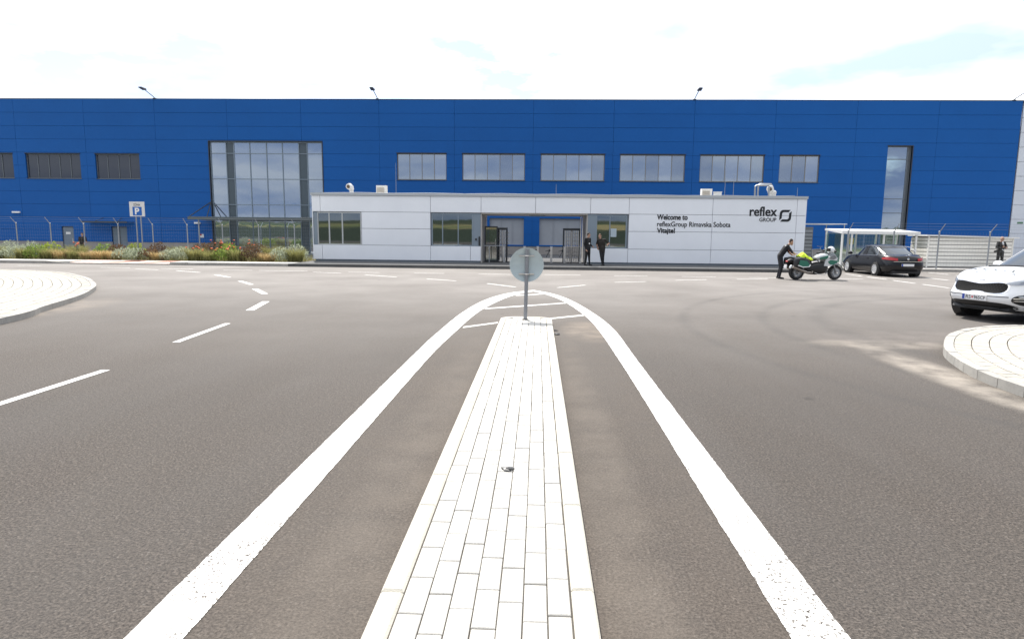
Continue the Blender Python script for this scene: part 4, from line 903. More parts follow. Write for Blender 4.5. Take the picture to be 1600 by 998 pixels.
def bicycle(x, y, rz, label, col):
    r = empty('bicycle', (x, y, .12), rz, label, 'bicycle', 'bicycles under the cycle canopy'); fm = M('bike_' + label[:4], col, .4)
    for wx in (-.5, .5):
        q = MB(); q.tube([(wx + .33 * cos(t), 0, .34 + .33 * sin(t)) for t in [2 * pi * k / 28 for k in range(28)]], .018, 6, True); w_ = q.build('wheel', rubber, r, smooth=True)
        q = MB()
        for k in range(12): q.cyl((wx, 0, .34), (wx + .32 * cos(k * pi / 6), 0, .34 + .32 * sin(k * pi / 6)), .003, n=4)
        q.build('spokes', stainless, w_)
    q = MB(); q.cyl((-.5, 0, .34), (-.08, 0, .32), .014).cyl((-.5, 0, .34), (-.18, 0, .78), .012).cyl((-.08, 0, .32), (-.2, 0, .88), .016).cyl((-.08, 0, .32), (.36, 0, .76), .018).cyl((-.17, 0, .80), (.34, 0, .84), .017).cyl((.34, 0, .92), (.5, 0, .34), .015); q.build('frame', fm, r, smooth=True)
    q = MB(); q.ell((-.22, 0, .92), (.13, .07, .03), 12, 6); q.build('saddle', black, r, smooth=True)
    q = MB(); q.tube([(.30, -.28, 1.0), (.34, -.1, .98), (.34, .1, .98), (.30, .28, 1.0)], .013, 6); q.build('handlebar', steel, r, smooth=True)
bicycle(16.0, 38.2, .15, 'pale bicycle parked under the cycle canopy nearest the cabinet', (.55, .58, .6))
bicycle(17.0, 38.3, .1, 'dark bicycle parked under the cycle canopy nearest the shelter', (.08, .1, .2))
# ================================================================== VEHICLES
def interp(tab, x):
    if x <= tab[0][0]: return tab[0][1]
    for (a, va), (b, vb) in zip(tab, tab[1:]):
        if x <= b:
            t = (x - a) / (b - a); t = t * t * (3 - 2 * t) * .5 + t * .5; return va + (vb - va) * t
    return tab[-1][1]
def outline(xf, xr, w, nf, nr, M_=56):
    pts = []; xc = (xf + xr) / 2
    for j in range(M_ + 1):
        th = pi * j / M_; c, s = cos(th), sin(th); n = nf if c > 0 else nr; a = (xf - xc) if c > 0 else (xc - xr)
        pts.append((xc + math.copysign(abs(c) ** (2 / n), c) * a, w * abs(s) ** (2 / n)))
    return pts
def shell(levels, ztop, zb, crown, cap=True, M_=56, K=8, capw=None):
    """levels: list of (zfrac, xf, xr, w, nf, nr); returns MB of the closed shell (both halves)"""
    b = MB(); rings = []
    for (zf, xf, xr, w, nf, nr) in levels:
        o = outline(xf, xr, w, nf, nr, M_); ring = []
        for (x, y) in o: ring.append((x, y, zb(x) + zf * (ztop(x) - zb(x))))
        rings.append(ring)
    for sgn in (1, -1):
        for r0, r1 in zip(rings, rings[1:]):
            for j in range(M_):
                q = [r0[j], r0[j + 1], r1[j + 1], r1[j]]; b.add([(x, y * sgn, z) for x, y, z in q], [(0, 1, 2, 3)])
        if cap:
            top = rings[-1]; wm = max(p[1] for p in top)
            for j in range(M_):
                for k in range(K):
                    def P(jj, kk):
                        x, y, z = top[jj]; f = 1 - kk / K; yy = y * f; return (x, yy * sgn, z + crown * ((y / wm) ** 2 - (yy / wm) ** 2))
                    b.add([P(j, k), P(j + 1, k), P(j + 1, k + 1), P(j, k + 1)], [(0, 1, 2, 3)])
    return b
def gh_pillars(levels, ztop, zb, ranges, mat, root, name, offs=.006, M_=56):
    for (j0, j1, tilt) in ranges:
        for sgn in (1, -1):
            b = MB(); rings = []
            for (zf, xf, xr, w, nf, nr) in levels:
                o = outline(xf + offs, xr - offs, w + offs, nf, nr, 224); s = 4
                a0, a1 = int((j0 + tilt * zf) * s), int((j1 + tilt * zf) * s)
                rings.append([(o[j][0], o[j][1] * sgn, zb(o[j][0]) + zf * (ztop(o[j][0]) - zb(o[j][0]))) for j in range(a0, a1 + 1)])
            for r0, r1 in zip(rings, rings[1:]):
                for j in range(min(len(r0), len(r1)) - 1): b.add([r0[j], r0[j + 1], r1[j + 1], r1[j]], [(0, 1, 2, 3)])
            b.build(name, mat, root, smooth=True, merge=True)
def wheel(root, x, y, r, w, rim_m, spokes=10, rr_=.68):
    s = 1 if y > 0 else -1
    t = MB(); t.lathe([(r * rr_, -w / 2), (r * .9, -w / 2), (r * .975, -w * .42), (r, -w * .3), (r, w * .3), (r * .975, w * .42), (r * .9, w / 2), (r * rr_, w / 2), (r * rr_, -w / 2)], (x, y, r), 'Y', 36)
    o = t.build('wheel', rubber, root, smooth=True, merge=True)
    q = MB(); f = y + s * w * .40; rr2 = r * rr_
    q.lathe([(rr2, y - s * w * .3), (rr2, f + s * .02), (rr2 * .93, f + s * .024), (rr2 * .90, f)], (x, 0, r), 'Y', 36)
    for k in range(spokes):
        a = 2 * pi * k / spokes; d = Vector((cos(a), 0, sin(a))); n = Vector((-sin(a), 0, cos(a))); c = Vector((x, f, r))
        p = [c + d * rr2 * .15 - n * .022, c + d * rr2 * .94 - n * .03, c + d * rr2 * .94 + n * .03, c + d * rr2 * .15 + n * .022]
        q.hexa([v + Vector((0, -.012, 0)) for v in p] + [v + Vector((0, .012, 0)) for v in p])
    q.cyl((x, f - .02, r), (x, f + .02, r), rr2 * .22, n=16); q.build('rim', rim_m, o, smooth=True)
    q = MB(); q.cyl((x, y - s * w * .2, r), (x, y - s * w * .05, r), rr2 * .97, n=24); q.build('brake', steel_dk, o)
    return o
car_black = M('car_black', (.004, .004, .006), .25, 0, .35, coat=.25)
car_white = M('car_white', (.80, .81, .82), .3, 0, .5, coat=.6)
car_glass = glass_mat('car_glass', (.9, .95, 1), (.012, .014, .016), .08)
chrome = M('chrome', (.75, .75, .76), .12, 1.0)
lamp_red = M('lamp_red', (.42, .012, .012), .18, 0, .6, coat=.6)
lamp_clr = M('lamp_clear', (.40, .42, .45), .12, .5, .6, coat=.6)
plate_w = M('plate_white', (.72, .72, .72), .5); plate_b = M('plate_blue', (.02, .06, .35), .5)
# ---------------- dark sedan
S = .92
sed = empty('dark_sedan', (15.70, 28.12, 0), R(90), 'black executive sedan parked nose-in beside the motorcycle, seen from behind', 'car')
Ls, Ws = 4.84 * S, .905          # x from 0 (rear bumper) to Ls
zt_s = lambda x: interp([(0, .90 * S), (.10, .965 * S), (.75 * S, 1.03 * S), (1.6 * S, .98 * S), (3.3 * S, .96 * S), (3.75 * S, .93 * S), (4.5 * S, .80 * S), (Ls, .66 * S)], x)
zb_s = lambda x: .19 * S
lv = [(0, Ls - .12, .14, Ws * .90, 5, 5), (.10, Ls - .03, .05, Ws * .975, 5, 5.4), (.35, Ls, .0, Ws * 1.01, 5, 5.6), (.62, Ls - .02, .0, Ws * 1.01, 4.6, 5.4), (.80, Ls - .06, .03, Ws * .985, 3.9, 4.4), (.93, Ls - .13, .07, Ws * .955, 3.8, 4.2), (1.0, Ls - .22, .13, Ws * .90, 3.7, 4.0)]
shell(lv, zt_s, zb_s, .045).build('body', car_black, sed, smooth=True, merge=True, auto=R(50))
zgb = lambda x: interp([(.5, 1.0 * S), (1.3, .965 * S), (3.6, .93 * S)], x)
zgt = lambda x: interp([(1.1 * S, 1.36 * S), (1.6 * S, 1.44 * S), (2.2 * S, 1.465 * S), (2.8 * S, 1.44 * S), (3.2 * S, 1.36 * S)], x)
glv = [(0, 3.72 * S, .42 * S, Ws * .885, 3.2, 3.0), (.35, 3.42 * S, .66 * S, Ws * .85, 3.2, 3.0), (.7, 3.08 * S, .98 * S, Ws * .79, 3.2, 3.0), (.9, 2.86 * S, 1.22 * S, Ws * .735, 3.2, 3.0), (1.0, 2.72 * S, 1.40 * S, Ws * .67, 3.0, 3.0)]
shell(glv, zgt, zgb, .02).build('windows', car_glass, sed, smooth=True, merge=True, auto=R(50))
rl_ = [(.88, 2.885 * S, 1.195 * S, Ws * .75, 3.2, 3.0), (1.0, 2.73 * S, 1.39 * S, Ws * .68, 3.0, 3.0)]
rb = shell([(a, b_ + .006, c_ - .006, d_ + .006, e_, f_) for a, b_, c_, d_, e_, f_ in rl_], lambda x: zgt(x) + .006, zgb, .022); rb.build('roof', car_black, sed, smooth=True, merge=True, auto=R(50))
gh_pillars(glv, zgt, zgb, [(8, 10.5, 3), (26, 28, 0), (38.5, 44, -1)], car_black, sed, 'pillar')
for sg in (1, -1):
    q = MB(); q.tube([(x, sg * (Ws * .905 - .02 * max(0, (x - 2.9))), zgb(x) + .008) for x in (.95, 1.4, 1.9, 2.4, 2.9, 3.25)], .012, 6)
    q.tube([(.95, sg * Ws * .905, zgb(.95)), (.93, sg * Ws * .85, 1.10), (1.15, sg * Ws * .775, 1.245), (1.6, sg * Ws * .745, 1.293), (2.3, sg * Ws * .745, 1.30)], .011, 6); q.build('window_trim', chrome, sed, smooth=True)
    q = MB(); q.box(.95, 3.5, sg * Ws - .012 if sg > 0 else -Ws - .004, sg * Ws + .004 if sg > 0 else -Ws + .012, .44, .465); q.build('side_strip', chrome, sed)
    q = MB(); q.ell((3.02, sg * (Ws + .09), .95), (.07, .11, .075), 12, 8); q.build('mirror', car_black, sed, smooth=True)
    for hx in (1.55, 2.55): q = MB(); q.box(hx, hx + .17, sg * Ws - .01, sg * Ws + .018, .74, .765); q.build('handle', car_black, sed)
    # rear light wraps the corner
    q = MB(); o_ = outline(Ls, -.012, Ws + .012, 4.2, 4.5, 224); seg = [p for p in o_ if p[0] < .50 and p[1] > .40]
    n_ = len(seg)
    for i in range(n_ - 1):
        def zz_(k): 
            t = k / (n_ - 1); return (.70 + .05 * (1 - t), .80 + .045 * sin(pi * min(1, t * 1.1)) + .01)
        a0, a1 = zz_(i); b0, b1 = zz_(i + 1); (x0, y0), (x1, y1) = seg[i], seg[i + 1]
        q.add([(x0, y0 * sg, a0), (x1, y1 * sg, b0), (x1 + .02, y1 * sg * .985, b1), (x0 + .02, y0 * sg * .985, a1)], [(0, 1, 2, 3)])
    q.build('tail_lamp', lamp_red, sed, smooth=True, merge=True)
    for wx in (.98 * S, (.98 + 2.76) * S):
        q = MB(); q.cyl((wx, sg * (Ws - .20), .33 * S), (wx, sg * (Ws + .003), .33 * S), .375 * S, n=36); q.build('wheel_arch', black, sed)
        wheel(sed, wx, sg * (Ws - .085), .325 * S, .21, M('rim_silver', (.80, .80, .80), .3, .5), 11)
q = MB(); q.box(-.02, .0, -.60, .60, .655, .675); q.build('boot_strip', chrome, sed)
q = MB(); q.box(-.03, -.012, -.26, .26, .47, .57); npl = q.build('number_plate', plate_w, sed)
q = MB(); q.box(-.033, -.0305, .20, .258, .473, .567); q.build('plate_band', plate_b, npl)
q = MB(); q.lathe([(0, 0), (.045, 0), (.048, .008), (0, .012)], (0, 0, 0), 'X', 16); q.v = [(-.012 - x, y, z + .78) for x, y, z in q.v]; q.build('badge', chrome, sed, smooth=True)
q = MB(); q.box(.06, .25, -.60, .60, .17, .27); q.build('rear_diffuser', black, sed)
q = MB(); q.box(.3, Ls - .4, -.70, .70, .14, .185); q.build('underbody', black, sed)

# ---------------- white police SUV (only its front enters the frame)
T = 1.0
hx, hy = cos(R(199)), sin(R(199)); Lx = 4.48 * T; Wx = .925 * T
suv = empty('police_car', (9.13 - hx * Lx, 13.80 - hy * Lx, 0), R(199), 'white police sport utility car with POLÍCIA on its bonnet at the right edge', 'car')
zt_x = lambda x: interp([(0, 1.02 * T), (.3, 1.06 * T), (2.2, 1.08 * T), (3.1 * T, 1.085 * T), (3.35 * T, 1.075 * T), (3.9 * T, 1.02 * T), (4.25 * T, .965 * T), (4.42 * T, .925 * T), (Lx, .90 * T)], x)
zb_x = lambda x: interp([(0, .33 * T), (.6, .25 * T), (3.8, .25 * T), (Lx, .30 * T)], x)
NF = 4.2
xlv = [(0, Lx - .20, .14, Wx * .88, NF, 4), (.10, Lx - .09, .05, Wx * .955, NF, 4.2), (.28, Lx - .01, .0, Wx * 1.0, NF, 4.4), (.42, Lx, .0, Wx * 1.0, NF, 4.4), (.54, Lx - .06, .0, Wx * 1.0, NF, 4.4), (.68, Lx - .10, .03, Wx * .99, NF, 4.2), (.82, Lx - .13, .06, Wx * .975, NF, 4.2), (.91, Lx - .16, .08, Wx * .955, NF, 4.2), (.96, Lx - .20, .10, Wx * .935, NF, 4), (1.0, Lx - .28, .14, Wx * .90, NF, 4)]
shell(xlv, zt_x, zb_x, .055, M_=72, K=10).build('body', car_white, suv, smooth=True, merge=True, auto=R(60))
def front_x(y, z):
    """front surface of the SUV body at height z and lateral y"""
    best = None
    for it in range(3):
        x = best if best else Lx - .05
        f = (z - zb_x(x)) / max(.05, (zt_x(x) - zb_x(x))); f = min(1, max(0, f))
        for a, b in zip(xlv, xlv[1:]):
            if a[0] <= f <= b[0]:
                t = (f - a[0]) / (b[0] - a[0]); xf = a[1] + (b[1] - a[1]) * t; w = a[3] + (b[3] - a[3]) * t; break
        xc = (xf + .05) / 2; u = min(.999, abs(y) / w); best = xc + (xf - xc) * (1 - u ** NF) ** (1 / NF)
    return best
def front_patch(name, poly, off, mat, parent, nsub=10, thick=.02):
    """closed polygon in (y,z) laid on the SUV nose; triangulated grid by fan of scaled rings"""
    n = len(poly); cy_ = sum(p[0] for p in poly) / n; cz_ = sum(p[1] for p in poly) / n; b = MB(); vs = []
    for k in range(nsub + 1):
        s = k / nsub
        for (y, z) in poly:
            yy, zz_ = cy_ + (y - cy_) * s, cz_ + (z - cz_) * s; vs.append((front_x(yy, zz_) + off, yy, zz_))
    fs = [(k * n + i, k * n + (i + 1) % n, (k + 1) * n + (i + 1) % n, (k + 1) * n + i) for k in range(nsub) for i in range(n)]
    base = len(vs); vs += [(front_x(y, z) - .02, y, z) for y, z in poly]; fs += [(nsub * n + i, nsub * n + (i + 1) % n, base + (i + 1) % n, base + i) for i in range(n)]
    b.add(vs, fs); return b.build(name, mat, parent, smooth=True, merge=True, auto=R(35))
def smooth_poly(p, it=2):
    for _ in range(it):
        q = []
        for (a, b), (c, d) in zip(p, p[1:] + p[:1]): q += [(a * .75 + c * .25, b * .75 + d * .25), (a * .25 + c * .75, b * .25 + d * .75)]
        p = q
    return p
def dens(p, st=.03):
    out = []
    for (a, b), (c, d) in zip(p, p[1:] + p[:1]):
        k = max(1, int(math.hypot(c - a, d - b) / st)); out += [(a + (c - a) * i / k, b + (d - b) * i / k) for i in range(k)]
    return out
gr = [(-.66, .68), (-.66, .80), (-.54, .845), (-.18, .81), (0, .795), (.18, .81), (.54, .845), (.66, .80), (.66, .68), (.52, .625), (.20, .63), (.13, .655), (-.13, .655), (-.20, .63), (-.52, .625)]
gr = [(y * T * .83, (z - .01) * T) for y, z in gr]
big = [(y * 1.055 + 0, .735 * T + (z - .735 * T) * 1.20) for y, z in gr]
front_patch('grille_surround', dens(smooth_poly(big, 1)), .006, chrome, suv)
gr_o = front_patch('grille', dens(smooth_poly(gr, 1)), .014, M('grille_black', (.008, .008, .008), .7, 0, .2), suv)
q = MB()
for i in range(-9, 10):
    for j in range(3):
        y, z = i * .058 * T + (j % 2) * .029, (.69 + .045 * j) * T
        if abs(y) > .53 or (abs(y) < .17 and j == 0): continue
        x = front_x(y, z) + .017; q.add([(x, y - .016, z), (x, y, z + .012), (x, y + .016, z), (x, y, z - .012)], [(0, 1, 2, 3)])
tag(q.build('grille_diamonds', M('dark_chrome', (.03, .03, .032), .5, .2), gr_o), kind='stuff')
front_patch('lower_intake', dens(smooth_poly([(y * T, z * T) for y, z in [(-.78, .315), (-.60, .405), (-.42, .43), (.42, .43), (.60, .405), (.78, .315), (.6, .29), (-.6, .29)]], 1)), .008, black, suv)
front_patch('bumper_slot', dens([(y * T, z * T) for y, z in [(-.62, .545), (-.62, .56), (.62, .56), (.62, .545)]]), .006, black, suv)
sk = front_patch('skid_plate', dens([(y * T, z * T) for y, z in [(-.70, .285), (-.66, .305), (.66, .305), (.70, .285)]]), .014, alu, suv)
for sg in (1, -1):
    fp = smooth_poly([(sg * y * T, z * T) for y, z in [(.70, .40), (.64, .48), (.69, .58), (.80, .615), (.91, .60), (.915, .39), (.82, .36)]], 2)
    fo = front_patch('fog_lamp_housing', dens(fp), .010, black, suv, 6)
    for z in (.47, .52): front_patch('fog_bar', dens([(sg * .68 * T, z * T), (sg * .68 * T, (z + .012) * T), (sg * .855 * T, (z + .012) * T), (sg * .855 * T, z * T)]), .016, chrome, fo, 3)
    front_patch('fog_lens', dens(smooth_poly([(sg * .73 * T, .545 * T), (sg * .73 * T, .585 * T), (sg * .82 * T, .585 * T), (sg * .82 * T, .545 * T)], 1)), .018, lamp_clr, fo, 3)
    hl = smooth_poly([(sg * y * T, z * T) for y, z in [(.47, .815), (.58, .86), (.72, .895), (.84, .92), (.885, .90), (.85, .83), (.68, .785)]], 2)
    front_patch('headlamp', dens(hl), .022, lamp_clr, suv, 6)
    front_patch('headlamp_inner', dens(smooth_poly([(sg * y * T, z * T) for y, z in [(.66, .83), (.76, .865), (.82, .88), (.78, .845)]], 1)), .028, M('lamp_dark', (.10, .10, .11), .3), suv, 3)
    q = MB(); q.ell((2.55 * T, sg * (Wx + .07), 1.13 * T), (.09, .12, .08), 14, 8); q.cyl((2.55 * T, sg * (Wx - .08), 1.06 * T), (2.55 * T, sg * (Wx + .05), 1.10 * T), .03); q.build('mirror', car_white, suv, smooth=True)
    for wx in (.90 * T, (.90 + 2.67) * T):
        q = MB(); q.cyl((wx, sg * (Wx - .22), .35 * T), (wx, sg * (Wx - .022), .35 * T), .42 * T, n=40); q.build('wheel_arch', black, suv)
        wheel(suv, wx, sg * (Wx - .135), .36 * T, .225, alu, 5)
    q = MB(); q.box(1.3, 3.15, sg * (Wx - .06), sg * (Wx + .004), .27, .40); q.build('sill_cladding', black, suv)
# number plate
PX = front_x(0, .5 * T) + .022; ZN = .505
q = MB(); q.box(PX - .03, PX, -.26, .26, ZN - .056, ZN + .056); pl_ = q.build('number_plate', plate_w, suv)
q = MB(); q.box(PX - .02, PX + .0015, -.258, -.205, ZN - .054, ZN + .054); q.build('plate_band', plate_b, pl_)
text_mesh('plate_characters', 'RS', -.18, -.07, ZN - .036, ZN + .036, 0, text_blk, pl_, None, bold=.012, rotm=lambda u, w: (PX + .002, u, w))
text_mesh('plate_characters', '965CF', -.005, .235, ZN - .036, ZN + .036, 0, text_blk, pl_, None, bold=.012, rotm=lambda u, w: (PX + .002, u, w))
q = MB(); q.prism([(-.055, ZN + .02), (-.02, ZN + .02), (-.02, ZN - .005), (-.0375, ZN - .025), (-.055, ZN - .005)], PX + .001, PX + .0025, lambda u, v, h: (h, u, v)); q.build('plate_crest', M('crest_red', (.55, .03, .03), .5), pl_)
# emblem on the bonnet lip
q = MB(); ex = Lx - .175; q.tube([(ex + .012 * cos(t) * 0 + front_x(.0, .885 * T) - ex + .012, .062 * cos(t), .885 * T + .026 * sin(t)) for t in [2 * pi * k / 24 for k in range(24)]], .006, 6, True); q.build('badge', chrome, suv, smooth=True)
# bonnet surface helper
def bonnet(x, y):
    wm = Wx * .90; return zt_x(x) + .055 * (1 - (y / wm) ** 2)
text_mesh('bonnet_lettering', 'POLÍCIA', -.50, .50, 0, 1, 0, M('letter_grey', (.05, .055, .06), .5), suv, None, bold=.02, rotm=lambda u, w: (3.93 * T + (1 - w) * .22, u, bonnet(3.93 * T + (1 - w) * .22, u) + .024))
for sg in (1, -1):
    q = MB(); q.tube([(3.35 * T, sg * .62, bonnet(3.35 * T, .62) + .002), (3.9 * T, sg * .56, bonnet(3.9 * T, .56) + .002), (4.2 * T, sg * .48, bonnet(4.2 * T, .48) + .002)], .008, 6); q.build('bonnet_crease', car_white, suv, smooth=True)
# greenhouse
xgb = lambda x: interp([(0, 1.04 * T), (3.4, 1.07 * T)], x); xgt = lambda x: interp([(.2, 1.56 * T), (1.2, 1.645 * T), (2.0, 1.645 * T), (2.6, 1.58 * T)], x)
xg = [(0, 3.36 * T, .18 * T, Wx * .90, 3.4, 4), (.35, 3.02 * T, .24 * T, Wx * .86, 3.4, 4), (.7, 2.66 * T, .34 * T, Wx * .80, 3.4, 4), (.9, 2.42 * T, .42 * T, Wx * .75, 3.3, 4), (1.0, 2.22 * T, .52 * T, Wx * .69, 3.2, 4)]
shell(xg, xgt, xgb, .03).build('windows', car_glass, suv, smooth=True, merge=True, auto=R(50))
shell([(.88, 2.45 * T, .40 * T, Wx * .765, 3.3, 4), (1.0, 2.23 * T, .51 * T, Wx * .70, 3.2, 4)], lambda x: xgt(x) + .006, xgb, .03).build('roof', car_white, suv, smooth=True, merge=True, auto=R(50))
gh_pillars(xg, xgt, xgb, [(9.5, 12.0, 2), (28, 30, 0), (40, 44, -1)], car_white, suv, 'pillar')
q = MB(); q.tube([(3.34 * T, y, bonnet(3.34 * T, y) + .008) for y in [(-.62 + 1.24 * k / 12) for k in range(13)]], .022, 6); q.build('cowl', black, suv, smooth=True)
for sg in (0, 1): q = MB(); q.tube([(3.33 * T, -.55 + sg * .62, 1.095), (3.22 * T, -.05 + sg * .55, 1.135)], .009, 6); q.build('wiper', black, suv)
lb_ = MB(); lb_.tbox(1.5, 1.78, -.52, .52, 1.60, 1.70, .03); lb_.build('light_bar', M('beacon_blue', (.02, .08, .5), .2), suv)
q = MB(); q.box(.4, Lx - .5, -.75, .75, .2, .262); q.build('underbody', black, suv)
q = MB(); q.hexa([(Lx - .75, -.62, .20), (Lx - .16, -.60, .27), (Lx - .16, .60, .27), (Lx - .75, .62, .20), (Lx - .75, -.62, .30), (Lx - .2, -.60, .33), (Lx - .2, .60, .33), (Lx - .75, .62, .30)]); q.build('bumper_underside', black, suv)

# ---------------- police motorcycle
mo = empty('police_motorcycle', (10.16, 25.83, 0), math.atan2(.27, 1.62), 'green and white police touring motorcycle on its side stand', 'motorcycle')
moto_green = M('moto_green', (.006, .13, .085), .3, coat=.4); moto_white = M('moto_white', (.74, .76, .76), .3, coat=.4); moto_grey = M('moto_grey', (.28, .28, .28), .4, .4)
WB = 1.63
def mwheel(x, r, w, spokes):
    t = MB(); t.lathe([(r - .10, -w * .4), (r - .03, -w * .5), (r, -w * .2), (r + .004, 0), (r, w * .2), (r - .03, w * .5), (r - .10, w * .4)], (x, 0, r), 'Y', 40); o = t.build('wheel', rubber, mo, smooth=True)
    q = MB(); q.lathe([(r - .10, -w * .42), (r - .125, -w * .3), (r - .125, w * .3), (r - .10, w * .42)], (x, 0, r), 'Y', 36)
    for k in range(spokes):
        a = 2 * pi * k / spokes + .3; q.cyl((x, 0, r), (x + (r - .11) * cos(a), 0, r + (r - .11) * sin(a)), .028, .018, 8)
    q.cyl((x, -.07, r), (x, .07, r), .05); q.build('rim', moto_grey, o, smooth=True)
    q = MB()
    for s in (1, -1): q.lathe([(.075, s * .075), (.15, s * .075), (.15, s * .081), (.075, s * .081), (.075, s * .075)], (x, 0, r), 'Y', 28)
    q.build('brake_disc', steel, o, smooth=True)
mwheel(0, .30, .17, 6); mwheel(WB, .295, .12, 6)
def loft(secs, n=16):      # secs: (x, yc, zc, ry, rz, exp)
    b = MB(); vs = []
    for (x, yc, zc, ry, rz, e) in secs:
        for k in range(n):
            t = 2 * pi * k / n; c, s = cos(t), sin(t); vs.append((x, yc + ry * math.copysign(abs(c) ** (2 / e), c), zc + rz * math.copysign(abs(s) ** (2 / e), s)))
    fs = [(i * n + k, i * n + (k + 1) % n, (i + 1) * n + (k + 1) % n, (i + 1) * n + k) for i in range(len(secs) - 1) for k in range(n)] + [tuple(range(n)), tuple(range((len(secs) - 1) * n, len(secs) * n))]
    return b.add(vs, fs)
loft([(.35, 0, .40, .12, .10, 2.5), (.50, 0, .42, .20, .20, 3), (.80, 0, .45, .22, .25, 3), (1.10, 0, .48, .20, .24, 3), (1.25, 0, .52, .12, .14, 2.5)]).build('engine', M('engine_black', (.02, .02, .02), .45, .3), mo, smooth=True)
loft([(.72, 0, .86, .10, .05, 2.2), (.85, 0, .88, .16, .10, 2.4), (1.0, 0, .91, .175, .125, 2.4), (1.15, 0, .91, .17, .12, 2.4), (1.26, 0, .90, .13, .09, 2.2)]).build('tank', M('moto_pale', (.55, .57, .58), .3, coat=.4), mo, smooth=True)
for s in (1, -1):
    q = MB(); q.hexa([(.84, s * .165, .80), (1.20, s * .185, .84), (1.22, s * .195, .84), (.84, s * .178, .80), (.86, s * .182, .885), (1.16, s * .188, .955), (1.18, s * .198, .955), (.86, s * .192, .885)]); q.build('tank_stripe', moto_green, mo)
    # side fairing
    q = MB(); q.prism([(1.02, .56), (1.10, .80), (1.24, .94), (1.44, .97), (1.58, .84), (1.54, .68), (1.34, .56), (1.18, .54)], .17, .215, lambda u, v, h: (u, s * (h - .04 * max(0, u - 1.3) * 2), v)); fr_ = q.build('side_fairing', MATS['moto_pale'], mo)
    q = MB(); q.prism([(1.17, .72), (1.28, .79), (1.56, .76), (1.60, .70), (1.40, .60), (1.26, .62)], .216, .223, lambda u, v, h: (u, s * (h - .04 * max(0, u - 1.3) * 2), v)); q.build('fairing_stripe', moto_green, fr_)
    q = MB(); q.prism([(1.22, .84), (1.30, .94), (1.46, .98), (1.54, .86), (1.40, .80)], .216, .221, lambda u, v, h: (u, s * (h - .04 * max(0, u - 1.3) * 2), v)); q.build('fairing_panel', M('fairing_grey', (.22, .23, .24), .4, var=.4, vscale=30), fr_)
    # pannier
    q = loft([(-.33, s * .36, .68, .04, .10, 3), (-.28, s * .36, .69, .11, .17, 3.5), (-.05, s * .36, .70, .13, .20, 4), (.18, s * .36, .67, .12, .18, 4), (.30, s * .35, .62, .09, .13, 3.5), (.34, s * .34, .60, .04, .07, 3)]); pn = q.build('pannier', black, mo, smooth=True)
    q = MB(); q.prism([(-.20, .60), (-.16, .80), (.14, .76), (.25, .62), (.20, .55), (-.02, .54)], .488, .497, lambda u, v, h: (u, s * h, v)); q.build('pannier_panel', moto_green, pn)
    q = MB(); q.prism([(-.24, .575), (-.21, .605), (-.02, .545), (.20, .555), (.27, .63), (.30, .60), (.24, .525), (-.02, .505)], .486, .495, lambda u, v, h: (u, s * h, v)); q.build('pannier_stripe', moto_white, pn)
    q = MB(); q.tube([(.55, s * .22, .30), (.30, s * .26, .30), (.05, s * .30, .38), (-.25, s * .31, .50), (-.33, s * .31, .53)], [.035, .045, .065, .07, .06], 14); q.build('exhaust', M('exhaust_steel', (.38, .34, .30), .35, .9), mo, smooth=True)
    q = MB(); q.cyl((1.34, s * .10, .98), (WB, s * .095, .30), .028, n=10); q.build('fork', moto_grey, mo, smooth=True)
    q = MB(); q.tube([(1.27, s * .10, 1.07), (1.22, s * .26, 1.08), (1.10, s * .36, 1.05)], .014, 8); hb_ = q.build('handlebar', black, mo, smooth=True)
    q = MB(); q.cyl((1.12, s * .345, 1.05), (1.05, s * .40, 1.045), .02); q.build('grip', rubber, hb_)
    q = MB(); q.tube([(1.40, s * .20, 1.04), (1.36, s * .34, 1.12)], .009, 6); q.ell((1.34, s * .38, 1.13), (.03, .075, .05), 12, 8); q.build('mirror', black, mo, smooth=True)
    q = MB(); q.tube([(.52, s * .20, .36), (.50, s * .32, .35)], .014, 8); q.build('footpeg', stainless, mo)
    q = MB(); q.tube([(.62, s * .25, .30), (.75, s * .29, .24), (1.05, s * .27, .22), (1.18, s * .2, .30)], .013, 8); q.build('crash_bar', stainless, mo, smooth=True)
loft([(-.18, 0, .84, .06, .03, 2.5), (-.05, 0, .84, .15, .05, 3), (.30, 0, .80, .17, .06, 3), (.60, 0, .79, .15, .06, 3), (.80, 0, .82, .09, .05, 2.5)]).build('seat', black, mo, smooth=True)
loft([(-.40, 0, .74, .05, .03, 2.5), (-.30, 0, .76, .12, .07, 2.8), (.2, 0, .72, .12, .07, 3), (.55, 0, .66, .13, .10, 3)]).build('tail', black, mo, smooth=True)
q = MB(); q.ell((-.42, 0, .72), (.03, .09, .04), 12, 8); q.build('tail_lamp', lamp_red, mo, smooth=True)
q = MB(); q.box(-.47, -.455, -.09, .09, .46, .60); q.build('number_plate', plate_w, mo)
q = MB(); q.ell((-.36, .20, .52), (.05, .05, .085), 12, 8, Matrix.Rotation(.5, 3, 'Y')); q.ell((-.36, -.20, .52), (.05, .05, .085), 12, 8, Matrix.Rotation(.5, 3, 'Y')); q.build('rear_siren', moto_white, mo, smooth=True)
loft([(1.30, 0, .98, .10, .06, 2.5), (1.42, 0, .96, .17, .13, 2.8), (1.56, 0, .88, .15, .12, 2.6), (1.66, 0, .80, .06, .05, 2.2)]).build('nose_fairing', M('moto_silver', (.26, .28, .29), .35, .2), mo, smooth=True)
q = MB(); q.ell((1.645, 0, .83), (.05, .10, .06), 14, 8); q.build('headlamp', lamp_clr, mo, smooth=True)
q = MB(); n_ = 8
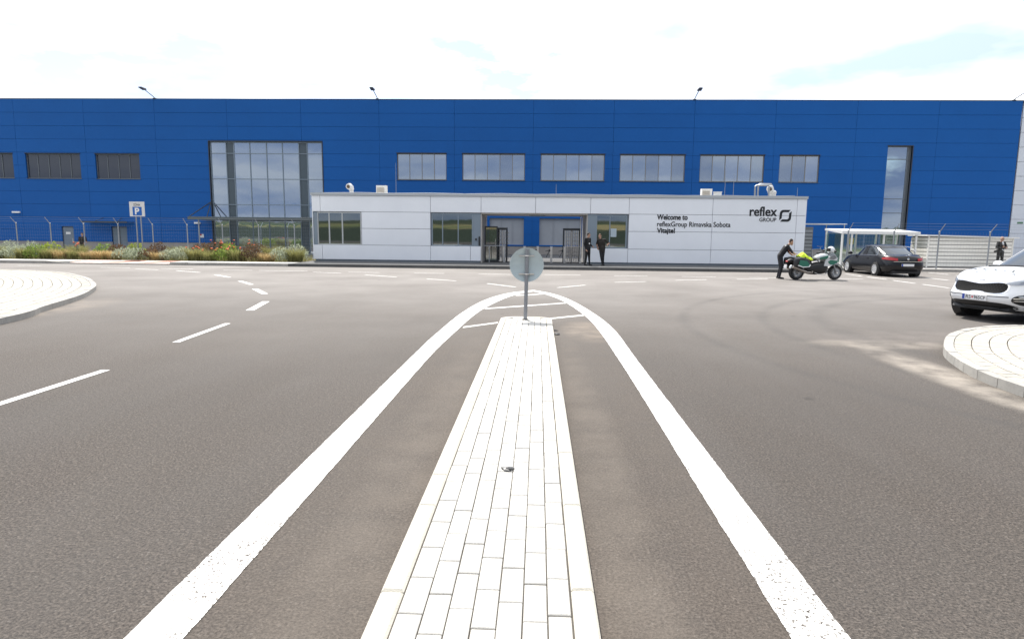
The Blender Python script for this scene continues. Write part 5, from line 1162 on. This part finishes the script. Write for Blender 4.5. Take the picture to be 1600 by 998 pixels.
for i in range(n_):
    for j in range(4):
        def WP(i_, j_): 
            a = -.9 + 1.8 * i_ / n_; t = j_ / 4; return (1.50 - .22 * t - .08 * (a * a), .22 * sin(a) * (1 - .15 * t), .98 + .30 * t)
        q.add([WP(i, j), WP(i + 1, j), WP(i + 1, j + 1), WP(i, j + 1)], [(0, 1, 2, 3)])
q.build('windscreen', clear_glass('screen_glass', (.75, .8, .82), .8), mo, smooth=True, merge=True)
q = MB(); 
for i in range(10):
    a0, a1 = -.5 + 1.9 * i / 10, -.5 + 1.9 * (i + 1) / 10
    for ya, yb in ((-.07, 0), (0, .07)): q.add([(WB + .345 * sin(a0) , ya, .295 + .345 * cos(a0) + (.02 if ya == 0 else 0)), (WB + .345 * sin(a1), ya, .295 + .345 * cos(a1) + (.02 if ya == 0 else 0)), (WB + .345 * sin(a1), yb, .295 + .345 * cos(a1) + (.02 if yb == 0 else 0)), (WB + .345 * sin(a0), yb, .295 + .345 * cos(a0) + (.02 if yb == 0 else 0))], [(0, 1, 2, 3)])
q.build('front_mudguard', MATS['moto_silver'], mo, smooth=True, merge=True)
q = MB(); q.tube([(.45, .16, .28), (.40, .30, .02)], .014, 8); q.build('side_stand', steel, mo)
q = MB(); q.tube([(0, .09, .30), (.5, .09, .40)], .045, 10); q.build('swingarm', moto_grey, mo, smooth=True)
q = MB(); q.tube([(.95, -.09, .96), (1.0, 0, 1.0), (1.2, .0, 1.0)], .03, 8); q.build('instrument', black, mo, smooth=True)
# helmet hung on the bike and jacket on the seat
mrot = mo.rotation_euler.z
def mworld(x, y, z): return (10.16 + x * cos(mrot) - y * sin(mrot), 25.83 + x * sin(mrot) + y * cos(mrot), z)
he = empty('helmet', mworld(1.40, 0, 1.02), mrot, 'white helmet resting on the front of the motorcycle', 'helmet')
q = MB(); q.ell((0, 0, .15), (.155, .125, .145), 20, 14); q.build('helmet_shell', moto_white, he, smooth=True)
q = MB(); q.lathe([(.130, -.03), (.137, 0), (.137, .07), (.125, .10)], (-.022, 0, .13), 'Z', 20, 2.1, 4.2); q.build('visor', black, he, smooth=True)
jk = empty('hi_vis_jacket', mworld(.24, 0, .86), mrot, 'bright yellow jacket lying over the motorcycle seat', 'jacket')
rj = random.Random(8); q = MB(); n1, n2 = 22, 14; vs = []
for i in range(n1):
    for j in range(n2):
        u, v = i / (n1 - 1), j / (n2 - 1); x = -.20 + .52 * u; y = -.20 + .40 * v; hgt = .21 * math.exp(-((u - .32) / .30) ** 2) * (1 - abs(v - .5) * 1.1) + .02 - .18 * max(0, abs(v - .5) - .36) * 4 - .14 * max(0, u - .75)
        vs.append((x, y, max(-.12, hgt) + .018 * sin(u * 21 + v * 9) + .012 * sin(v * 25 - u * 13)))
q.add(vs, [(i * n2 + j, (i + 1) * n2 + j, (i + 1) * n2 + j + 1, i * n2 + j + 1) for i in range(n1 - 1) for j in range(n2 - 1)]); jo = q.build('cloth', M('hi_vis_yellow', (.62, .80, .03), .7, var=.1, vscale=20), jk, smooth=True)
sm_ = jo.modifiers.new('thick', 'SOLIDIFY'); sm_.thickness = .012
# ================================================================== PEOPLE
skin = M('skin', (.46, .27, .19), .55, var=.1, vscale=30); hair_dk = M('hair_dark', (.02, .015, .012), .7); cl_black = M('cloth_black', (.012, .012, .014), .85, var=.3, vscale=12)
cl_suit = M('cloth_suit', (.022, .022, .02), .8, var=.3, vscale=12); shoe_m = M('shoe_black', (.01, .01, .01), .35); shirt_w = M('shirt_white', (.74, .76, .78), .8); cl_brown = M('cloth_darkbrown', (.022, .018, .015), .85, var=.3, vscale=12)
def capsule(b, p, r0, q, r1, n=12):
    p, q = Vector(p), Vector(q); d = q - p
    if d.length < 1e-5: d = Vector((0, 0, 1e-4)); q = p + d
    u = d.normalized(); pts = []; rs = []
    for k in range(5):
        t = -pi / 2 + (pi / 2) * k / 4; pts.append(p + u * (r0 * sin(t))); rs.append(max(1e-4, r0 * cos(t)))
    for k in range(5):
        t = (pi / 2) * k / 4; pts.append(q + u * (r1 * sin(t))); rs.append(max(1e-4, r1 * cos(t)))
    b.tube(pts, rs, n)
def person(loc, rz, H, label, P, mats, hair='short', cat='person', extra=None, voxel=.0095):
    """P: joint positions in metres for a 1.75 m figure facing -Y; mats: tag -> material"""
    root = empty('person', loc, rz, label, cat); s = H / 1.75; b = MB(); prim = []
    def cap(a, r0, c, r1, tg): capsule(b, a, r0, c, r1); prim.append(('c', np.array(a, float), r0, np.array(c, float), r1, tg))
    def el(c, r, tg, rot=None): b.ell(c, r, 16, 10, rot); prim.append(('e', np.array(c, float), np.array(r, float), None, None, tg))
    hd = Vector(P['head']); nk = Vector(P['neck']); ch = Vector(P['chest']); pv = Vector(P['pelvis'])
    fd = Vector(P.get('face', (0, -1, 0))).normalized(); sdv = fd.cross(Vector((0, 0, 1))).normalized()
    # trunk
    ax = (Vector(P['shL']) - Vector(P['shR'])).normalized()
    for w in (-.085, 0, .085):
        cap(pv + ax * w, .105, pv.lerp(ch, .55) + ax * w * .85, .098, 'top'); cap(pv.lerp(ch, .45) + ax * w, .105, ch + ax * w * 1.1, .112, 'top')
    cap(pv + Vector((-.07, 0, -.02)), .105, pv + Vector((.07, 0, -.02)), .105, 'leg')
    cap(ch + Vector((0, 0, .05)), .10, nk, .055, 'top'); cap(nk, .052, hd + Vector((0, 0, -.06)) - fd * .01, .050, 'skin')
    # head: cranium, jaw, nose, ears, brow
    el(hd + Vector((0, 0, .02)), (.076, .090, .098), 'skin'); cap(hd + fd * .035 + Vector((0, 0, -.03)), .058, hd + fd * .045 + Vector((0, 0, -.085)), .038, 'skin')
    cap(hd + fd * .088 + Vector((0, 0, .015)), .010, hd + fd * .102 + Vector((0, 0, -.022)), .014, 'skin')
    for k in (1, -1):
        el(hd + sdv * (.078 * k) + Vector((0, 0, -.005)), (.014, .022, .032), 'skin'); el(hd + fd * .083 + sdv * (.030 * k) + Vector((0, 0, .018)), (.012, .010, .008), 'eye')
    el(hd + fd * .083 + Vector((0, 0, -.055)), (.022, .012, .007), 'lip')
    for sd2 in ('L', 'R'):
        sh_, eb, wr = Vector(P['sh' + sd2]), Vector(P['el' + sd2]), Vector(P['wr' + sd2])
        cap(ch.lerp(sh_, .4) + Vector((0, 0, .04)), .085, sh_, .068, 'top'); cap(sh_, .066, eb, .048, 'sleeve'); cap(eb, .048, wr, .034, 'fore')
        d = (wr - eb).normalized(); hv = Vector(P.get('hand' + sd2, d)).normalized(); side_ = hv.cross(Vector((0, 1, .2)))
        side_ = side_.normalized() if side_.length > .1 else Vector((1, 0, 0)); nrm_ = hv.cross(side_).normalized()
        pc = wr + hv * .045; cap(wr, .026, pc - side_ * .012, .024, 'skin'); cap(wr + hv * .01, .024, pc + side_ * .018, .022, 'skin'); cap(pc - side_ * .02, .02, pc + side_ * .024 + hv * .02, .018, 'skin')
        for k, L in enumerate((.062, .075, .070, .055)):
            a = pc + hv * .028 + side_ * (-.030 + .020 * k); m1 = a + hv * L * .55 + nrm_ * .010; cap(a, .0098, m1, .0092, 'skin'); cap(m1, .0092, m1 + hv * L * .35 + nrm_ * .024, .0080, 'skin')
        th = wr + hv * .02 - side_ * .026; cap(th, .012, th + hv * .035 - side_ * .026, .0105, 'skin'); cap(th + hv * .035 - side_ * .026, .0105, th + hv * .062 - side_ * .022 + nrm_ * .012, .009, 'skin')
        hp, kn, an = Vector(P['hip' + sd2]), Vector(P['kn' + sd2]), Vector(P['an' + sd2]); cap(hp, .098, kn, .066, 'leg'); cap(kn, .066, an + Vector((0, 0, .03)), .048, 'leg')
        td = Vector(P.get('toe' + sd2, (0, -1, 0))).normalized(); cap(an + td * -.03 + Vector((0, 0, -.035)), .042, an + td * .15 + Vector((0, 0, -.055)), .034, 'shoe')
    if extra: extra(cap, el, P)
    me = bpy.data.meshes.new('body'); me.from_pydata(b.v, [], b.f); o = bpy.data.objects.new('body', me); COL.objects.link(o)
    rm = o.modifiers.new('r', 'REMESH'); rm.mode = 'VOXEL'; rm.voxel_size = voxel; sm = o.modifiers.new('s', 'SMOOTH'); sm.factor = .5; sm.iterations = 3
    bpy.context.view_layer.update(); m2 = bpy.data.meshes.new_from_object(o.evaluated_get(bpy.context.evaluated_depsgraph_get())); bpy.data.objects.remove(o)
    V_ = np.empty(len(m2.vertices) * 3); m2.vertices.foreach_get('co', V_); V_ = V_.reshape(-1, 3)
    tags = sorted({p[5] for p in prim}); best = np.full(len(V_), 9e9); bt = np.zeros(len(V_), int)
    for kd, a, r0, c, r1, tg in prim:
        if kd == 'c':
            ab = c - a; t = np.clip(((V_ - a) @ ab) / max(1e-9, ab @ ab), 0, 1); dd = np.linalg.norm(V_ - (a + t[:, None] * ab), axis=1) - (r0 + (r1 - r0) * t)
        else: dd = (np.linalg.norm((V_ - a) / r0, axis=1) - 1) * r0.min()
        if tg in ('shirt', 'badge', 'eye', 'lip'): dd = dd - .006
        mk = dd < best; best[mk] = dd[mk]; bt[mk] = tags.index(tg)
    m2.materials.clear()
    for tg in tags: m2.materials.append(mats.get(tg, mats['top']))
    pv_ = np.array([p.vertices[0] for p in m2.polygons]); m2.polygons.foreach_set('material_index', bt[pv_].astype(np.int32)); m2.polygons.foreach_set('use_smooth', [True] * len(m2.polygons))
    m2.vertices.foreach_set('co', (V_ * s).ravel()); m2.update()
    bo = bpy.data.objects.new('body', m2); COL.objects.link(bo); bo.parent = root
    if hair != 'bald':
        h = MB(); nu, nv = 26, 12; vs = []
        for i in range(nv + 1):
            for j in range(nu):
                th = 2 * pi * j / nu; ffr = (cos(th) * sdv.x + sin(th) * fd.x, cos(th) * sdv.y + sin(th) * fd.y); front_ = sin(th)
                lim = .45 if front_ > .5 else (-.45 if front_ < -.3 else -.02); ph = lim + (pi / 2 - lim) * i / nv; rr_ = 1.08 + .02 * sin(9 * th + 5 * i)
                vs.append(((hd.x + (.080 * rr_) * cos(ph) * ffr[0] * 1.0) * s, (hd.y + (.093 * rr_) * cos(ph) * ffr[1]) * s, (hd.z + .022 + .101 * rr_ * sin(ph)) * s))
        h.add(vs, [(i * nu + j, i * nu + (j + 1) % nu, (i + 1) * nu + (j + 1) % nu, (i + 1) * nu + j) for i in range(nv) for j in range(nu)]); h.build('hair', mats.get('hair', hair_dk), root, smooth=True)
    return root
def stand(**k):
    P = dict(pelvis=(0, 0, .97), chest=(0, .01, 1.30), neck=(0, .01, 1.47), head=(0, -.01, 1.635), shL=(.185, .01, 1.42), shR=(-.185, .01, 1.42), elL=(.235, .03, 1.14), elR=(-.235, .03, 1.14), wrL=(.235, -.05, .90), wrR=(-.235, -.05, .90),
             hipL=(.09, 0, .92), hipR=(-.09, 0, .92), knL=(.11, -.015, .50), knR=(-.11, -.015, .50), anL=(.125, .02, .09), anR=(-.125, .02, .09))
    P.update(k); return P
bm_ = dict(top=cl_black, sleeve=cl_black, fore=cl_black, leg=cl_black, shoe=shoe_m, skin=skin, eye=hair_dk, lip=M('lip', (.30, .12, .10), .6), hair=hair_dk, shirt=shirt_w, badge=M('badge_white', (.85, .85, .85), .4))
# guard on the left of the pair, turned towards the other, white badge on the chest
person((2.47, 32.35, ZP), R(52), 1.63, 'person in black with a white badge standing by the passage, arms down', stand(face=(.15, -1, -.12), head=(.01, -.02, 1.63), wrR=(-.20, -.02, .88), elR=(-.25, .06, 1.15), wrL=(.13, -.20, 1.02), elL=(.24, .02, 1.13), anL=(.15, -.02, .09), anR=(-.16, .05, .09), knR=(-.14, .0, .5)), bm_,
       extra=lambda cap, el, P: (el((-.04, -.125, 1.17), (.036, .02, .05), 'badge'), cap((0, -.02, .99), .14, (0, -.0, .84), .135, 'top')))
# guard on the right leaning an arm on the sill
br = dict(bm_, top=cl_brown, sleeve=cl_brown, fore=skin, leg=cl_black, hair=M('hair_brown', (.10, .055, .03), .7))
person((3.16, 32.5, ZP), R(-12), 1.60, 'person in dark brown leaning back with one arm on the gatehouse sill', stand(pelvis=(.02, .06, .95), chest=(-.01, .02, 1.28), neck=(-.06, -.02, 1.45), head=(-.10, -.05, 1.60), face=(-.3, -1, -.15), shL=(.16, .04, 1.41), shR=(-.20, -.02, 1.39), elL=(.40, .10, 1.22), wrL=(.34, .0, 1.16), elR=(-.28, .10, 1.17), wrR=(-.22, .10, .98), hipL=(.10, .06, .90), hipR=(-.06, .06, .90), knL=(.10, .0, .48), knR=(0, -.08, .50), anL=(.10, .10, .09), anR=(.07, -.06, .09), toeL=(.5, -1, 0)), br,
       extra=lambda cap, el, P: cap((.02, .04, .99), .145, (.03, .05, .80), .14, 'top'))
# police rider leaning over behind the motorcycle
pm_ = dict(bm_, fore=skin, leg=M('cloth_navy', (.012, .013, .018), .85, var=.3, vscale=12), rag=M('glove_red', (.40, .06, .03), .7))
person((9.72, 26.25, 0), R(80), 1.70, 'person in a black short-sleeved shirt bending over the back of the motorcycle', stand(pelvis=(0, .06, .95), chest=(0, -.12, 1.24), neck=(0, -.22, 1.39), head=(.0, -.32, 1.52), face=(.0, -1, -.75), shL=(.185, -.17, 1.34), shR=(-.185, -.17, 1.34), elL=(.23, -.30, 1.10), wrL=(.12, -.42, .98), handL=(0, -1, -.2), elR=(-.25, -.34, 1.10), wrR=(-.14, -.46, 1.03), handR=(0, -1, .1), hipL=(.09, .06, .90), hipR=(-.09, .06, .90), anL=(.13, .08, .09), anR=(-.12, .06, .09), knL=(.12, .0, .49), knR=(-.11, .0, .49)), pm_,
       extra=lambda cap, el, P: (el((-.16, -.08, 1.37), (.03, .03, .02), 'badge'), el((.10, -.30, 1.17), (.06, .05, .04), 'rag'), cap((.12, .0, .92), .05, (.16, .0, .80), .04, 'leg')))
# man in a dark suit, arms folded
sm2 = dict(bm_, top=cl_suit, sleeve=cl_suit, fore=cl_suit, leg=cl_suit, eye=M('sunglasses', (.01, .01, .01), .2))
person((23.58, 34.05, .12), R(15), 1.645, 'person in a dark suit and white shirt standing with folded arms by the shed', stand(face=(.35, -1, 0), shL=(.205, .01, 1.43), shR=(-.205, .01, 1.43), hipL=(.105, 0, .92), hipR=(-.105, 0, .92), elL=(.35, -.03, 1.17), wrL=(.0, -.20, 1.20), handL=(-1, .1, .1), elR=(-.35, -.03, 1.17), wrR=(.02, -.22, 1.15), handR=(1, .1, .15), anL=(.17, .02, .09), anR=(-.19, .02, .09), knL=(.14, -.01, .5), knR=(-.15, -.01, .5)), sm2, hair='bald',
       extra=lambda cap, el, P: (cap((0, -.075, 1.46), .03, (0, -.115, 1.34), .035, 'shirt'), cap((-.02, -.10, 1.05), .035, (.05, -.10, 1.02), .04, 'shirt'), cap((0, .0, .99), .145, (0, .01, .84), .14, 'top'), cap((-.14, .0, 1.02), .09, (-.36, .04, .93), .035, 'top'), cap((-.1, .0, .98), .08, (-.34, .05, .98), .03, 'top'), cap((-.05, -.09, 1.655), .012, (.06, -.088, 1.655), .012, 'eye')))
# someone in the yard behind the planting bed
person((-31.0, 43.0, -.22), R(25), 1.62, 'person in dark clothes in the yard beyond the plants, near the grey door', stand(wrL=(.15, -.22, 1.0), elL=(.25, .0, 1.12)), br)
